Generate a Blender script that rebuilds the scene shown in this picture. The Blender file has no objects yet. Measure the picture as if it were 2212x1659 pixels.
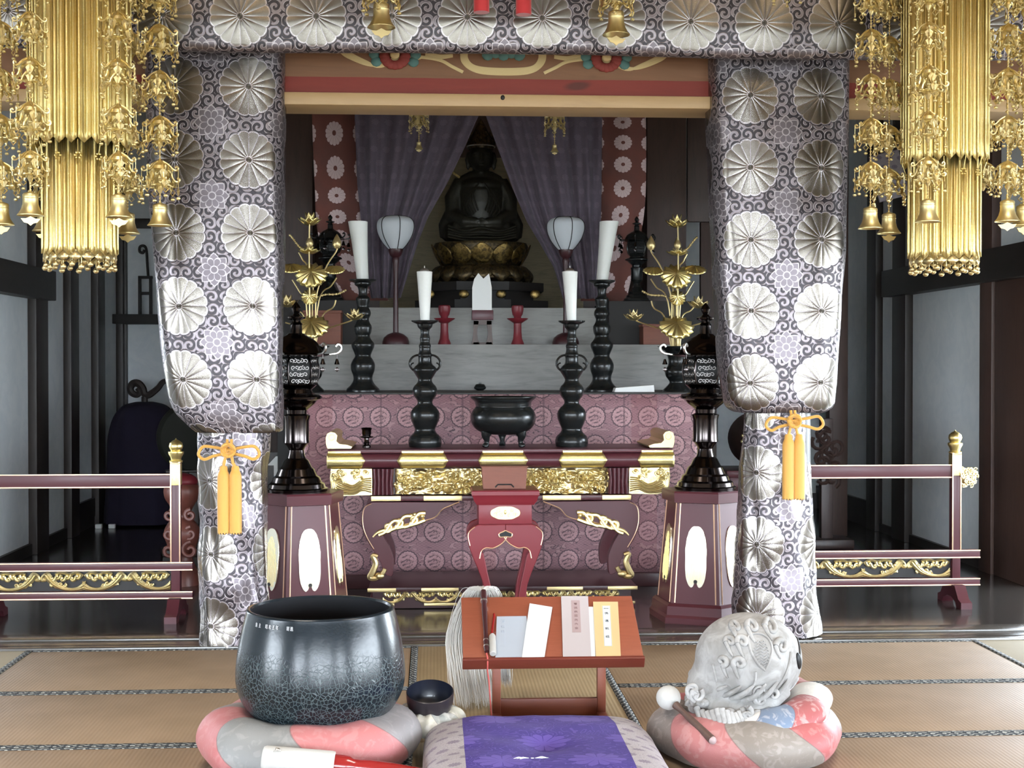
import bpy, bmesh, math, random
from mathutils import Vector, Matrix, noise
PI = math.pi
C = bpy.context.scene.collection
SC = bpy.context.scene
random.seed(7)

# ------------------------------------------------------------------ camera
F_PX = 3000.0
CAM = Vector((0, 0, 1.5))
YAW = math.atan(171 / F_PX)
PIT = math.atan(39.5 / F_PX)
cd = bpy.data.cameras.new('camera')
cd.sensor_width = 36; cd.lens = 36 * F_PX / 2212
cd.clip_end = 100
cam = bpy.data.objects.new('camera', cd); C.objects.link(cam)
cam.location = CAM; cam.rotation_euler = (PI / 2 - PIT, 0, -YAW)
SC.camera = cam
_R = Matrix.Rotation(-YAW, 3, 'Z') @ Matrix.Rotation(PI / 2 - PIT, 3, 'X')
def ray(px, py):
    return _R @ Vector(((px - 1106) / F_PX, (829.5 - py) / F_PX, -1.0))
def P(px, py, Y):
    d = ray(px, py); return CAM + d * (Y / d.y)
def G(px, py, z=0.0):
    d = ray(px, py); return CAM + d * ((z - CAM.z) / d.z)
def XA(px, Y): return P(px, 790, Y).x
def ZA(py, Y, px=1106): return P(px, py, Y).z

# ------------------------------------------------------------------ view, world, lights
SC.view_settings.view_transform = 'Standard'
SC.view_settings.look = 'None'
SC.view_settings.gamma = 1.0
SC.view_settings.exposure = 0.0
SC.view_settings.use_curve_mapping = False
w = bpy.data.worlds.new('World'); SC.world = w; w.use_nodes = True
bg = w.node_tree.nodes['Background']
bg.inputs[0].default_value = (0.80, 0.90, 1.0, 1); bg.inputs[1].default_value = 32.0
def lamp(name, kind, loc, energy, color, rot=(0, 0, 0), **k):
    l = bpy.data.lights.new(name, kind); l.energy = energy; l.color = color
    for a, b in k.items(): setattr(l, a, b)
    o = bpy.data.objects.new(name, l); C.objects.link(o); o.location = loc; o.rotation_euler = rot
    return o
# daylight comes through the open front of the hall behind the camera
OPEN = ((-7.4, -3.9), (-2.5, 3.4), (4.8, 8.3))            # x ranges of the open bays in the front wall
for oa, ob in OPEN:
    po = lamp('opening_portal', 'AREA', ((oa + ob) / 2, -5.99, 1.45), 1, (1, 1, 1), (-PI / 2, 0, 0), shape='RECTANGLE', size=ob - oa, size_y=2.9)
    po.data.cycles.is_portal = True
for sx_, xx, yy, wy in ((1, -3.19, 8.95, .5), (-1, 4.05, 8.45, 1.5)):   # unseen side aisle openings, added to bring daylight onto the facing walls
    po = lamp('opening_portal', 'AREA', (xx, yy, 1.0), 1, (1, 1, 1), (0, -sx_ * PI / 2, 0), shape='RECTANGLE', size=1.98, size_y=wy)
    po.data.cycles.is_portal = True
for xx, ya, yb_ in ((9.09, -3.5, 5.5), (-8.19, -1.0, 3.0)):   # unseen side openings of the outer hall, added to brighten the aisle walls
    po = lamp('opening_portal', 'AREA', (xx, (ya + yb_) / 2, 1.25), 1, (1, 1, 1), (0, PI / 2 if xx > 0 else -PI / 2, 0), shape='RECTANGLE', size=2.5, size_y=yb_ - ya)
    po.data.cycles.is_portal = True
# warm electric ceiling lamps of the outer hall
for i, (lx, ly) in enumerate(((-1.5, 4.6), (2.3, 4.6))):
    lamp('ceiling_lamp', 'POINT', (lx, ly, 4.15), 10, (1.0, 0.80, 0.50), shadow_soft_size=0.14)
for lx in (-1.5, 2.3):  # unseen overhead fill, added to brighten the mats and other level surfaces
    lamp('overhead_fill', 'AREA', (lx, 4.3, 4.32), 62, (1.0, 0.93, 0.83), (0, 0, 0), shape='SQUARE', size=1.3, spread=math.radians(115))

# ------------------------------------------------------------------ mesh builder
class MB:
    def __init__(s): s.v = []; s.f = []; s.uv = []
    def add(s, vs, fs, uvs=None):
        n = len(s.v)
        s.v += [tuple(p) for p in vs]
        for f in fs: s.f.append(tuple(i + n for i in f))
        s.uv += list(uvs) if uvs else [(p[0], p[2]) for p in vs]
        return s
    def box(s, c, d, bev=0.0, rot=None):
        bm = bmesh.new(); bmesh.ops.create_cube(bm, size=1)
        bmesh.ops.scale(bm, vec=d, verts=bm.verts)
        if bev: bmesh.ops.bevel(bm, geom=bm.edges[:], offset=min(bev, min(d) * .45), segments=2, affect='EDGES', profile=0.6)
        m = Matrix.Translation(c) @ (rot.to_4x4() if rot else Matrix())
        bmesh.ops.transform(bm, matrix=m, verts=bm.verts)
        bm.verts.index_update()
        s.add([v.co[:] for v in bm.verts], [[v.index for v in f.verts] for f in bm.faces]); bm.free(); return s
    def bb(s, x0, x1, y0, y1, z0, z1, bev=0.0):
        return s.box(((x0 + x1) / 2, (y0 + y1) / 2, (z0 + z1) / 2), (abs(x1 - x0), abs(y1 - y0), abs(z1 - z0)), bev)
    def rings(s, rs, close=True, caps=True, uv=None):
        n = len(rs[0]); vs = [p for r in rs for p in r]; fs = []
        for i in range(len(rs) - 1):
            for j in range(n if close else n - 1):
                a, b = i * n + j, i * n + (j + 1) % n
                fs.append((a, b, b + n, a + n))
        if caps and close:
            fs.append(tuple(range(n - 1, -1, -1))); k = (len(rs) - 1) * n; fs.append(tuple(range(k, k + n)))
        return s.add(vs, fs, uv)
    def lathe(s, prof, c=(0, 0, 0), seg=24, caps=True, m=None, rot0=0.0, sx=1.0, sy=1.0):
        rs = []
        for r, z in prof:
            ring = []
            for j in range(seg):
                a = 2 * PI * j / seg + rot0
                p = Vector((r * math.cos(a) * sx, r * math.sin(a) * sy, z))
                if m: p = m @ p
                ring.append(p + Vector(c))
            rs.append(ring)
        return s.rings(rs, caps=caps)
    def tube(s, pts, r, seg=8, caps=True, closed=False, flat=1.0):
        pts = [Vector(p) for p in pts]; n = len(pts)
        rad = r if isinstance(r, (list, tuple)) else [r] * n
        ref = None; rs = []
        for i, p in enumerate(pts):
            if closed: t = pts[(i + 1) % n] - pts[i - 1]
            else: t = pts[min(i + 1, n - 1)] - pts[max(i - 1, 0)]
            if t.length < 1e-9: t = Vector((0, 0, 1))
            t.normalize()
            if ref is None:
                ref = Vector((0, 1, 0)) if abs(t.y) < .9 else Vector((1, 0, 0))
            u = (ref - t * ref.dot(t))
            if u.length < 1e-6: u = t.orthogonal()
            u.normalize(); ref = u; v = t.cross(u)
            rs.append([p + (u * (math.cos(2 * PI * k / seg) * flat) + v * math.sin(2 * PI * k / seg)) * rad[i] for k in range(seg)])
        if closed: rs.append(rs[0]); caps = False
        return s.rings(rs, caps=caps)
    def prism(s, poly, y0, y1, m=None):
        """closed 2D outline (x,z) extruded along y"""
        n = len(poly)
        if sum(poly[i][0] * poly[(i + 1) % n][1] - poly[(i + 1) % n][0] * poly[i][1] for i in range(n)) < 0: poly = poly[::-1]
        vs = [Vector((x, y0, z)) for x, z in poly] + [Vector((x, y1, z)) for x, z in poly]
        if m: vs = [m @ v for v in vs]
        fs = [tuple(range(n)), tuple(range(2 * n - 1, n - 1, -1))]
        for i in range(n):
            j = (i + 1) % n; fs.append((i, i + n, j + n, j))
        return s.add(vs, fs, [(x, z) for x, z in poly] * 2)
    def grid(s, fn, nu, nv, uvf=None):
        vs = []; uv = []
        for j in range(nv + 1):
            for i in range(nu + 1):
                a, b = i / nu, j / nv
                vs.append(fn(a, b)); uv.append(uvf(a, b) if uvf else (a, b))
        fs = [(j * (nu + 1) + i, j * (nu + 1) + i + 1, (j + 1) * (nu + 1) + i + 1, (j + 1) * (nu + 1) + i) for j in range(nv) for i in range(nu)]
        return s.add(vs, fs, uv)
    def ell(s, c, r, seg=14, m=None):
        if not isinstance(r, (tuple, list)): r = (r, r, r)
        rs = []; k = max(5, seg // 2 + 1)
        for i in range(k + 1):
            t = PI * (i + (0.02 if i == 0 else -0.02 if i == k else 0)) / k
            ring = []
            for j in range(seg):
                a = 2 * PI * j / seg
                p = Vector((r[0] * math.sin(t) * math.cos(a), r[1] * math.sin(t) * math.sin(a), -r[2] * math.cos(t)))
                if m: p = m @ p
                ring.append(p + Vector(c))
            rs.append(ring)
        return s.rings(rs)
    def build(s, name, mat, parent=None, ang=40, solid=0.0):
        me = bpy.data.meshes.new(name); me.from_pydata(s.v, [], s.f)
        ul = me.uv_layers.new(name='UVMap')
        idx = [0] * len(me.loops); me.loops.foreach_get('vertex_index', idx)
        flat = []
        for i in idx: flat += s.uv[i]
        ul.data.foreach_set('uv', flat)
        me.polygons.foreach_set('use_smooth', [True] * len(me.polygons))
        me.set_sharp_from_angle(angle=math.radians(ang))
        me.materials.append(mat); me.update()
        o = bpy.data.objects.new(name, me); C.objects.link(o)
        if parent: o.parent = parent
        if solid:
            md = o.modifiers.new('thickness', 'SOLIDIFY'); md.thickness = solid; md.offset = 0
        return o

def tag(o, label, cat, group=None):
    o['label'] = label; o['category'] = cat
    if group: o['group'] = group
    return o
def thing(name, label, cat, loc=(0, 0, 0), rz=0, group=None):
    o = bpy.data.objects.new(name, None); C.objects.link(o)
    o.empty_display_size = 0.1; o.location = loc; o.rotation_euler = (0, 0, rz)
    return tag(o, label, cat, group)
def struct(o): o['kind'] = 'structure'; return o
def kids(o): return [c for c in bpy.data.objects if c.parent == o]
def dup(o, parent=None):
    c = o.copy(); C.objects.link(c)
    if parent: c.parent = parent
    for ch in kids(o): dup(ch, c)
    return c
def dupthing(o, loc, rz=None, label=None, group=None):
    c = dup(o); c.location = loc
    if rz is not None: c.rotation_euler = (0, 0, rz)
    if label: c['label'] = label
    if group: c['group'] = group
    return c
def crv(pts, n=8):
    """Catmull-Rom through points of any dimension"""
    out = []; L = len(pts)
    for i in range(L - 1):
        p0, p1, p2, p3 = pts[max(i - 1, 0)], pts[i], pts[i + 1], pts[min(i + 2, L - 1)]
        for k in range(n):
            t = k / n
            out.append(tuple(.5 * (2 * b + (c - a) * t + (2 * a - 5 * b + 4 * c - d) * t * t + (-a + 3 * b - 3 * c + d) * t ** 3) for a, b, c, d in zip(p0, p1, p2, p3)))
    out.append(tuple(pts[-1])); return out
def spiral(cx, cz, r0, r1, a0, turns, n=24):
    return [(cx + (r0 + (r1 - r0) * t) * math.cos(a0 + turns * 2 * PI * t), cz + (r0 + (r1 - r0) * t) * math.sin(a0 + turns * 2 * PI * t)) for t in [i / n for i in range(n + 1)]]
# ------------------------------------------------------------------ materials
class E:
    def __init__(s, nt, k): s.nt = nt; s.k = k
    def _m(s, op, *a):
        n = s.nt.nodes.new('ShaderNodeMath'); n.operation = op
        for i, x in enumerate((s,) + a):
            if isinstance(x, E): s.nt.links.new(x.k, n.inputs[i])
            else: n.inputs[i].default_value = x
        return E(s.nt, n.outputs[0])
    def __add__(s, o): return s._m('ADD', o)
    __radd__ = __add__
    def __sub__(s, o): return s._m('SUBTRACT', o)
    def __rsub__(s, o): return (s * -1) + o
    def __mul__(s, o): return s._m('MULTIPLY', o)
    __rmul__ = __mul__
    def __truediv__(s, o): return s._m('DIVIDE', o)
    def abs(s): return s._m('ABSOLUTE')
    def sin(s): return s._m('SINE')
    def cos(s): return s._m('COSINE')
    def sqrt(s): return s._m('SQRT')
    def floor(s): return s._m('FLOOR')
    def round(s): return s._m('ROUND')
    def fract(s): return s._m('FRACT')
    def lt(s, o): return s._m('LESS_THAN', o)
    def gt(s, o): return s._m('GREATER_THAN', o)
    def mn(s, o): return s._m('MINIMUM', o)
    def mx(s, o): return s._m('MAXIMUM', o)
    def pp(s, o): return s._m('PINGPONG', o)
    def atan2(s, o): return s._m('ARCTAN2', o)
    def inv(s): return 1.0 - s
    def sm(s, a, b):
        n = s.nt.nodes.new('ShaderNodeMapRange'); n.interpolation_type = 'SMOOTHSTEP'
        s.nt.links.new(s.k, n.inputs['Value']); n.inputs['From Min'].default_value = a; n.inputs['From Max'].default_value = b
        return E(s.nt, n.outputs[0])
class Mat:
    def __init__(s, name, color=(.5, .5, .5), rough=.5, metal=0.0, spec=.5, coat=0.0, coat_rough=.05, trans=0.0, sheen=0.0, ani=0.0):
        s.m = bpy.data.materials.new(name); s.m.use_nodes = True
        s.nt = s.m.node_tree; s.b = s.nt.nodes['Principled BSDF']
        s.set('Base Color', (*color, 1)); s.set('Roughness', rough); s.set('Metallic', metal); s.set('Specular IOR Level', spec)
        s.set('Coat Weight', coat); s.set('Coat Roughness', coat_rough); s.set('Transmission Weight', trans); s.set('Sheen Weight', sheen)
    def set(s, n, v):
        if isinstance(v, E): s.nt.links.new(v.k, s.b.inputs[n])
        else: s.b.inputs[n].default_value = v
    def xyz(s, kind='Object', scale=None):
        n = s.nt.nodes.new('ShaderNodeTexCoord'); p = s.nt.nodes.new('ShaderNodeSeparateXYZ')
        s.nt.links.new(n.outputs[kind], p.inputs[0]); return [E(s.nt, o) for o in p.outputs]
    def vec(s, x, y, z=0.0):
        n = s.nt.nodes.new('ShaderNodeCombineXYZ')
        for i, a in enumerate((x, y, z)):
            if isinstance(a, E): s.nt.links.new(a.k, n.inputs[i])
            else: n.inputs[i].default_value = a
        return E(s.nt, n.outputs[0])
    def noise(s, v, scale=1.0, detail=3, rough=.5, dist=0.0):
        n = s.nt.nodes.new('ShaderNodeTexNoise'); s.nt.links.new(v.k, n.inputs['Vector'])
        n.inputs['Scale'].default_value = scale; n.inputs['Detail'].default_value = detail; n.inputs['Roughness'].default_value = rough; n.inputs['Distortion'].default_value = dist
        return E(s.nt, n.outputs['Fac'])
    def voro(s, v, scale=1.0, feat='F1'):
        n = s.nt.nodes.new('ShaderNodeTexVoronoi'); n.feature = feat; s.nt.links.new(v.k, n.inputs['Vector']); n.inputs['Scale'].default_value = scale
        return E(s.nt, n.outputs['Distance'])
    def mix(s, f, a, b):
        n = s.nt.nodes.new('ShaderNodeMix'); n.data_type = 'RGBA'; n.clamp_factor = True
        for sock, x in ((n.inputs[0], f), (n.inputs[6], a), (n.inputs[7], b)):
            if isinstance(x, E): s.nt.links.new(x.k, sock)
            elif isinstance(x, (tuple, list)): sock.default_value = (*x, 1)
            else: sock.default_value = x
        return E(s.nt, n.outputs[2])
    def bump(s, h, strength=.3, dist=.01):
        n = s.nt.nodes.new('ShaderNodeBump'); s.nt.links.new(h.k, n.inputs['Height'])
        n.inputs['Strength'].default_value = strength; n.inputs['Distance'].default_value = dist
        s.nt.links.new(n.outputs[0], s.b.inputs['Normal'])

def wood(name, c1, c2, rough=.35, axis='x', scale=1.0, coat=0.0, kind='Object', planks=0.0, spec=.5, streak=40, coat_rough=.05):
    M = Mat(name, c1, rough, coat=coat, spec=spec, coat_rough=coat_rough); x, y, z = M.xyz(kind)
    a = {'x': (x * 1.2, y * 9, z * 9), 'y': (x * 9, y * 1.2, z * 9), 'z': (x * 9, y * 9, z * 1.2)}[axis]
    v = M.vec(*[q * scale for q in a])
    n1 = M.noise(v, 2.0, 4, .6, 1.2); 
    s_ = M.noise(v, streak * .25, 2, .7)
    f = (n1 * .75 + s_ * .45 - .35).sm(.1, .75)
    col = M.mix(f, c1, c2)
    if planks:
        q = y if axis == 'x' else x
        g = (q / planks).fract()
        line = g.lt(.02).mx(g.gt(.98))
        tone = ((q / planks).floor() * 12.9898).sin() * 43758.5
        tone = tone.fract()
        col = M.mix(tone * .35, col, (c1[0] * .5, c1[1] * .5, c1[2] * .5))
        col = M.mix(line * .85, col, (.004, .004, .004))
    M.set('Base Color', col); M.bump(n1 * .6 + s_ * .4, .12, .004); return M.m

def tatami(name, c1, c2, axis='x', fine=True):
    M = Mat(name, c1, .62, spec=.3); x, y, z = M.xyz()
    q, o = (x, y) if axis == 'x' else (y, x)          # rushes run along o; ribs repeat along q
    rib = ((q * (2 * PI / .017)).sin() * .5 + .5)
    n = M.noise(M.vec(x * 3, y * 3, z), 1.5, 4); n2 = M.noise(M.vec(q * 30, o * 400, 0), 1, 2)
    col = M.mix(n.sm(.3, .7), c1, c2)
    if fine: col = M.mix(rib.sm(.2, .9) * .45, col, (c1[0] * .55, c1[1] * .52, c1[2] * .45))
    M.set('Base Color', M.mix(n2 * .3, col, (c1[0] * .7, c1[1] * .7, c1[2] * .65)))
    M.bump(rib * .6 + n2 * .4, .35, .002); return M.m

def heri():
    M = Mat('black mat edging', (.03, .035, .04), .8); x, y, z = M.xyz('UV')
    t = x / .05; k = t.floor()
    wob = M.noise(M.vec(x * 30, y * 60, 0), 1.0, 2)
    lin = ((y * 130 + (t * 2 * PI).sin() * 1.2 + wob * 2.5).sin()).abs().lt(.42)
    br = ((t * PI).sin() * 1.0).abs().gt(.35)
    M.set('Base Color', M.mix(lin * br, (.025, .03, .035), (.42, .42, .38))); return M.m

def brocade(name, bgc, round_c, line_c, scroll_c, cell=.386, metal=.75, rough=.34):
    M = Mat(name, bgc, rough, metal=metal); u, v, _ = M.xyz('UV')
    px, py = u / cell, v / cell
    fx, fy = px - px.round(), py - py.round()
    r = (fx * fx + fy * fy).sqrt(); a = fy.atan2(fx)
    t = ((a * (16 / (2 * PI))).fract() - .5) * 2.0
    rr = (1.0 - t * t).mx(0).sqrt() * .035 + .358
    disc = r.lt(rr)
    edge = (t.abs().inv()) * r * (PI / 16)                     # distance to the seam between petals
    seam = edge.sm(.010, .003) * r.gt(.04)
    rim = ((r - rr).abs()).sm(.014, .006)
    hub = r.lt(.045); hubl = ((r - .045).abs()).lt(.008)
    gx, gy = px - px.floor() - .5, py - py.floor() - .5
    r2 = (gx * gx + gy * gy).sqrt(); a2 = gy.atan2(gx)
    t8 = ((a2 * (8 / (2 * PI))).fract() - .5) * 2.0
    p8 = (1.0 - t8 * t8).mx(0).sqrt() * .075 + .09
    p8b = ((((a2 * (8 / (2 * PI)) + .5).fract() - .5) * 2.0).abs().inv()) * .06 + .17
    lot = r2.lt(p8b)
    lotl = ((r2 - p8).abs()).lt(.009).mx(((r2 - p8b).abs()).lt(.009)).mx(((r2 - .05).abs()).lt(.008))
    lotl = lotl.mx((t8.abs().gt(.9)) * r2.lt(.12) * r2.gt(.05))
    # scrolling vines fill the rest
    q = 6.0
    sx, sy = px * q + .25, py * q + .25
    kx, ky = sx.round(), sy.round()
    hx, hy = sx - kx, sy - ky
    par = ((kx + ky) * .5).fract() * 4.0 - 1.0
    hr = (hx * hx + hy * hy).sqrt(); ha = hy.atan2(hx)
    sp = (hr * 2.1 + par * ha / (2 * PI) + (kx * 1.7 + ky * 2.3).fract()).fract()
    scr = (sp - .5).abs().sm(.25, .18) * hr.lt(.62)
    scrl = ((sp - .5).abs() - .22).abs().sm(.06, .03) * hr.lt(.62)
    gap = (r - rr).sm(.030, .014)                              # plain ground round each chrysanthemum
    scr = scr * gap.inv() * lot.inv(); scrl = scrl * gap.inv() * lot.inv()
    col = M.mix(scr, bgc, scroll_c)
    col = M.mix(scrl, col, line_c)
    col = M.mix(lot * .8, col, tuple(c * .8 for c in scroll_c))
    col = M.mix(lotl, col, line_c)
    col = M.mix(disc, col, round_c)
    col = M.mix(seam * disc * .8, col, tuple(c * .7 for c in line_c))
    col = M.mix(rim, col, line_c)
    col = M.mix(hub, col, tuple(c * .55 for c in round_c)); col = M.mix(hubl, col, line_c)
    M.set('Base Color', col)
    h = disc * (.5 + .9 * (t * t).inv() * .5) * (r * -.6 + 1) + scr * .55 + scrl * .3 + lot * .4 + lotl * .3
    weave = M.noise(M.vec(u * 40, v * 900, 0), 1, 2) * .08
    M.bump(h + weave, .4, .006)
    M.set('Roughness', M.mix(disc, (rough + .08,) * 3, (rough,) * 3))
    M.set('Metallic', M.mix(disc.mx(scr).mx(lot), (metal * .4,) * 3, M.mix(disc, (metal * .8,) * 3, (metal * .94,) * 3)))
    return M.m

def altar_cloth():
    bgc, mid, dk = (.265, .135, .150), (.36, .20, .205), (.085, .045, .055)
    M = Mat('mauve phoenix brocade', bgc, .55, sheen=.3, spec=.35); u, v, _ = M.xyz('UV')
    px, py = u / .182, v / .195
    fx, fy = (px - px.round()) * .182, (py - py.round()) * .195
    r = (fx * fx + fy * fy).sqrt(); a = fy.atan2(fx)
    R = (a * 10).cos().abs() * .004 + .066
    disc = r.lt(R); ring = ((r - R).abs()).lt(.0042)
    n = M.noise(M.vec(fx * 34 + 3.1, fy * 52, 0), 1.0, 2, .5, 1.0)
    wing = ((fy * 230 + (fx * 70 + n * 9.0).sin() * 2.2 + n * 14.0).sin().gt(.35)) * r.lt(.046) * (n.gt(.40))
    net = (((u + v * 1.7) / .03).fract() - .5).abs().lt(.05).mx((((u - v * 1.7) / .03).fract() - .5).abs().lt(.05))
    cl = M.noise(M.vec(u * 14, v * 30, 0), 1.0, 2, .5, .6)
    cloud = cl.gt(.56)
    col = M.mix(net * .6, bgc, dk)
    col = M.mix(cloud * .8, col, mid)
    col = M.mix(((cl - .56).abs()).lt(.012), col, dk)
    col = M.mix(disc, col, (mid[0] * 1.1, mid[1] * 1.1, mid[2] * 1.1)); col = M.mix(disc * n.gt(.56) * .6, col, bgc)
    col = M.mix(wing * .85, col, dk); col = M.mix(ring, col, dk)
    pan = ((u / .55).fract() - .5).abs()
    col = M.mix(pan.gt(.488) * .55, col, dk)
    col = M.mix((((u - .05) / 1.1).fract()).lt(.16) * .28, col, (.16, .03, .03))
    M.set('Base Color', col); M.bump(disc * .5 + net * -.3 + cloud * .3, .25, .003); return M.m

def mum_strip():
    M = Mat('rust banner cloth with white chrysanthemums', (.15, .045, .035), .8); u, v, _ = M.xyz('UV')
    px, py = u / .225, v / .205
    fx, fy = (px - px.round()) * .225, (py - py.round()) * .205
    r = (fx * fx + fy * fy).sqrt(); a = fy.atan2(fx)
    t = ((a * (14 / (2 * PI))).fract() - .5) * 2
    R = (1.0 - t * t).mx(0).sqrt() * .012 + .062
    disc = r.lt(R) * r.gt(.016)
    n = M.noise(M.vec(u * 5, v * 5, 0), 1, 4)
    col = M.mix(n, (.10, .05, .045), (.22, .06, .04))
    lines = (t.abs().gt(.88)) * .35
    M.set('Base Color', M.mix(disc - lines * disc, col, (.62, .47, .46))); return M.m

def damask(name, c1, c2, sc=1.0, rough=.6, sheen=.3):
    M = Mat(name, c1, rough, sheen=sheen, spec=.3); u, v, _ = M.xyz('UV')
    n = M.noise(M.vec(u * 7 * sc, v * 9 * sc, 0), 1.0, 2, .5, 1.8)
    px, py = u * sc / .26, v * sc / .22
    off = (py.round() * .5).fract() * 1.0
    fx, fy = px + off - (px + off).round(), py - py.round()
    r = (fx * fx + fy * fy * 1.6).sqrt(); a = fy.atan2(fx)
    pet = (a * 5).cos().abs() * .09 + .22
    fl = r.lt(pet); seam = ((a * 5).cos().abs()).lt(.16) * r.gt(.07)
    vine = ((n * 34).sin().abs()).lt(.28)
    f = fl * seam.inv() + vine * fl.inv() * .7
    wv = M.noise(M.vec(u * 300, v * 40, 0), 1, 1) * .35
    M.set('Base Color', M.mix((f + wv - .15), c1, c2)); M.bump(f + wv, .2, .003); return M.m

def patch(name, cols, n, spin=0.0, tw=.6, rough=.52, pat=.5, sheen=.3):
    """wedge patchwork of a round cushion, patches meet at the centre"""
    M = Mat(name, cols[0], rough, sheen=sheen * .4, spec=.28); x, y, z = M.xyz()
    r = (x * x + y * y).sqrt(); a = y.atan2(x)
    s = (a / (2 * PI) + 1.0 + spin + (z * tw)) * n
    k = s.floor()
    col = None
    for i, c in enumerate(cols):
        sel = ((k / len(cols)).fract() * len(cols) - i).abs().lt(.3)
        col = M.mix(sel, col if col else cols[0], c)
    nz = M.noise(M.vec(x * 9, y * 9, z * 9), 2.0, 3, .5, 1.5)
    f2 = M.noise(M.vec(x * 300, y * 300, z * 300), 1.0, 2)
    col = M.mix(nz.sm(.5, .62) * pat * .5, col, (.72, .66, .62))
    seam = ((s - s.round()).abs()).lt(.012)
    col = M.mix(seam * .5, col, (.12, .07, .07))
    M.set('Base Color', col); M.bump(f2 * .5 + nz * .6, .35, .003); return M.m

def bell_mat():
    M = Mat('black patinated bronze', (.006, .009, .012), .22, metal=.0, coat=.0, coat_rough=.12, spec=.38); x, y, z = M.xyz()
    w = M.noise(M.vec(x, y, z), 9, 3, .5)
    v = M.voro(M.vec(x + w * .03, y + w * .03, z + w * .03), 64, 'DISTANCE_TO_EDGE')
    crack = v.sm(.085, .03)
    lo = M.noise(M.vec(x, y, z * 1.3), 7, 3)
    hz = (z * -1.0 + .33).sm(0.0, .10)
    crack = crack * (lo + hz * .35 - .30).sm(.26, .5) * hz
    M.set('Base Color', M.mix(crack * .32, (.006, .010, .014), (.12, .155, .155)))
    M.set('Roughness', M.noise(M.vec(x, y, z), 60, 2) * .12 + .17)
    M.bump(crack * -.6 + M.noise(M.vec(x, y, z), 120, 2) * .2, .3, .003); return M.m

def bumpy(name, color, rough, metal, scale, strength, dist=.004, color2=None, spec=.5, coat=0.0, kind='Object', **k):
    M = Mat(name, color, rough, metal=metal, spec=spec, coat=coat, **k); x, y, z = M.xyz(kind)
    n = M.noise(M.vec(x, y, z), scale, 4, .6, .8)
    if color2: M.set('Base Color', M.mix(n.sm(.35, .65), color, color2))
    M.bump(n, strength, dist); return M.m

GOLD = (.84, .68, .29)
MAT = {}
MAT['gold'] = Mat('polished gold leaf', GOLD, .32, metal=1).m
MAT['gold_carved'] = bumpy('carved gold leaf', (0.828, 0.711, 0.396), .38, 1, 45, .35, .006, (0.765, 0.612, 0.288))
MAT['gold_engr'] = bumpy('engraved gilt brass', (0.837, 0.702, 0.342), .38, 1, 140, .5, .003, (0.792, 0.630, 0.252))
MAT['gold_pale'] = Mat('pale gilt brass', (0.738, 0.585, 0.297), .42, metal=1).m
MAT['gold_mirror'] = Mat('gold leaf panel', (.98, .92, .74), .22, metal=1).m
MAT['bronze_pale'] = Mat('silvery openwork bronze', (.30, .28, .27), .42, metal=1).m
MAT['brass'] = Mat('dull brass', (0.702, 0.576, 0.288), .42, metal=1).m
MAT['rose_gold'] = Mat('gilt edge line', (.80, .52, .34), .35, metal=.8).m
MAT['bronze'] = Mat('dark polished bronze', (.062, .052, .050), .17, metal=1).m
MAT['iron'] = bumpy('black cast bronze', (.010, .011, .011), .26, .0, 60, .1, .002, spec=.45)
MAT['silver'] = Mat('silvered metal', (.75, .72, .68), .3, metal=1).m
MAT['maroon'] = Mat('maroon lacquer', (.080, .019, .025), .38, coat=.12, coat_rough=.18, spec=.3).m
MAT['maroon_dark'] = Mat('dark maroon lacquer', (.045, .014, .016), .36, coat=.15, coat_rough=.2, spec=.3).m
MAT['redlac'] = Mat('red lacquer', (.165, .017, .024), .4, coat=.1, coat_rough=.2, spec=.3).m
MAT['black'] = Mat('black lacquer', (.006, .006, .006), .45, spec=.3).m
MAT['soot'] = Mat('sooty dark timber', (.012, .009, .008), .6).m
MAT['darkwood'] = wood('dark stained timber', (.030, .021, .017), (.012, .009, .008), .45, 'z')
MAT['darkwood_y'] = wood('dark stained beam timber', (.024, .019, .016), (.010, .008, .007), .5, 'y')
MAT['brownwood'] = wood('brown stained timber', (.075, .040, .030), (.035, .018, .014), .45, 'z')
MAT['ceilwood'] = wood('planed ceiling boards', (.36, .25, .16), (.26, .17, .11), .6, 'y')
MAT['floor'] = wood('black polished floorboards', (.048, .043, .039), (.026, .023, .021), .17, 'x', coat=.3, planks=.145, coat_rough=.12)
MAT['sill'] = wood('worn polished sill timber', (.065, .055, .045), (.028, .024, .02), .22, 'x', coat=.25, coat_rough=.15)
MAT['tier'] = wood('weathered grey timber', (.20, .19, .175), (.060, .055, .050), .42, 'x', scale=.9, streak=24, spec=.5)
MAT['tier2'] = wood('pale polished timber', (.30, .29, .275), (.16, .155, .145), .32, 'x', scale=1.2, streak=24, coat=.2)
MAT['lectern'] = wood('cherry stained wood', (0.262, 0.072, 0.038), (0.193, 0.049, 0.025), .42, 'x', scale=1.4, coat=.15)
MAT['lectern_dark'] = wood('dark cherry wood', (.14, .026, .016), (.11, .02, .012), .4, 'x', scale=1.4, coat=.1)
MAT['boxwood'] = wood('reddish brown box wood', (.17, .048, .024), (.11, .03, .016), .55, 'x', scale=1.5)
MAT['paper'] = Mat('white paper', (.80, .79, .76), .7).m
MAT['paper_blue'] = Mat('pale blue grey paper', (0.330, 0.363, 0.409), .7).m
MAT['paper_white'] = Mat('bright white card', (0.568, 0.594, 0.594), .6).m
MAT['paper_pink'] = Mat('pinkish grey paper', (0.409, 0.363, 0.363), .7).m
MAT['paper_slip'] = Mat('dusty rose paper slip', (0.330, 0.244, 0.244), .7).m
MAT['paper_orange'] = Mat('apricot paper', (0.581, 0.396, 0.198), .7).m
MAT['ink'] = Mat('grey ink', (.10, .11, .13), .7).m
MAT['ink_faint'] = Mat('faint grey ink', (.36, .40, .46), .7).m
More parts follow.
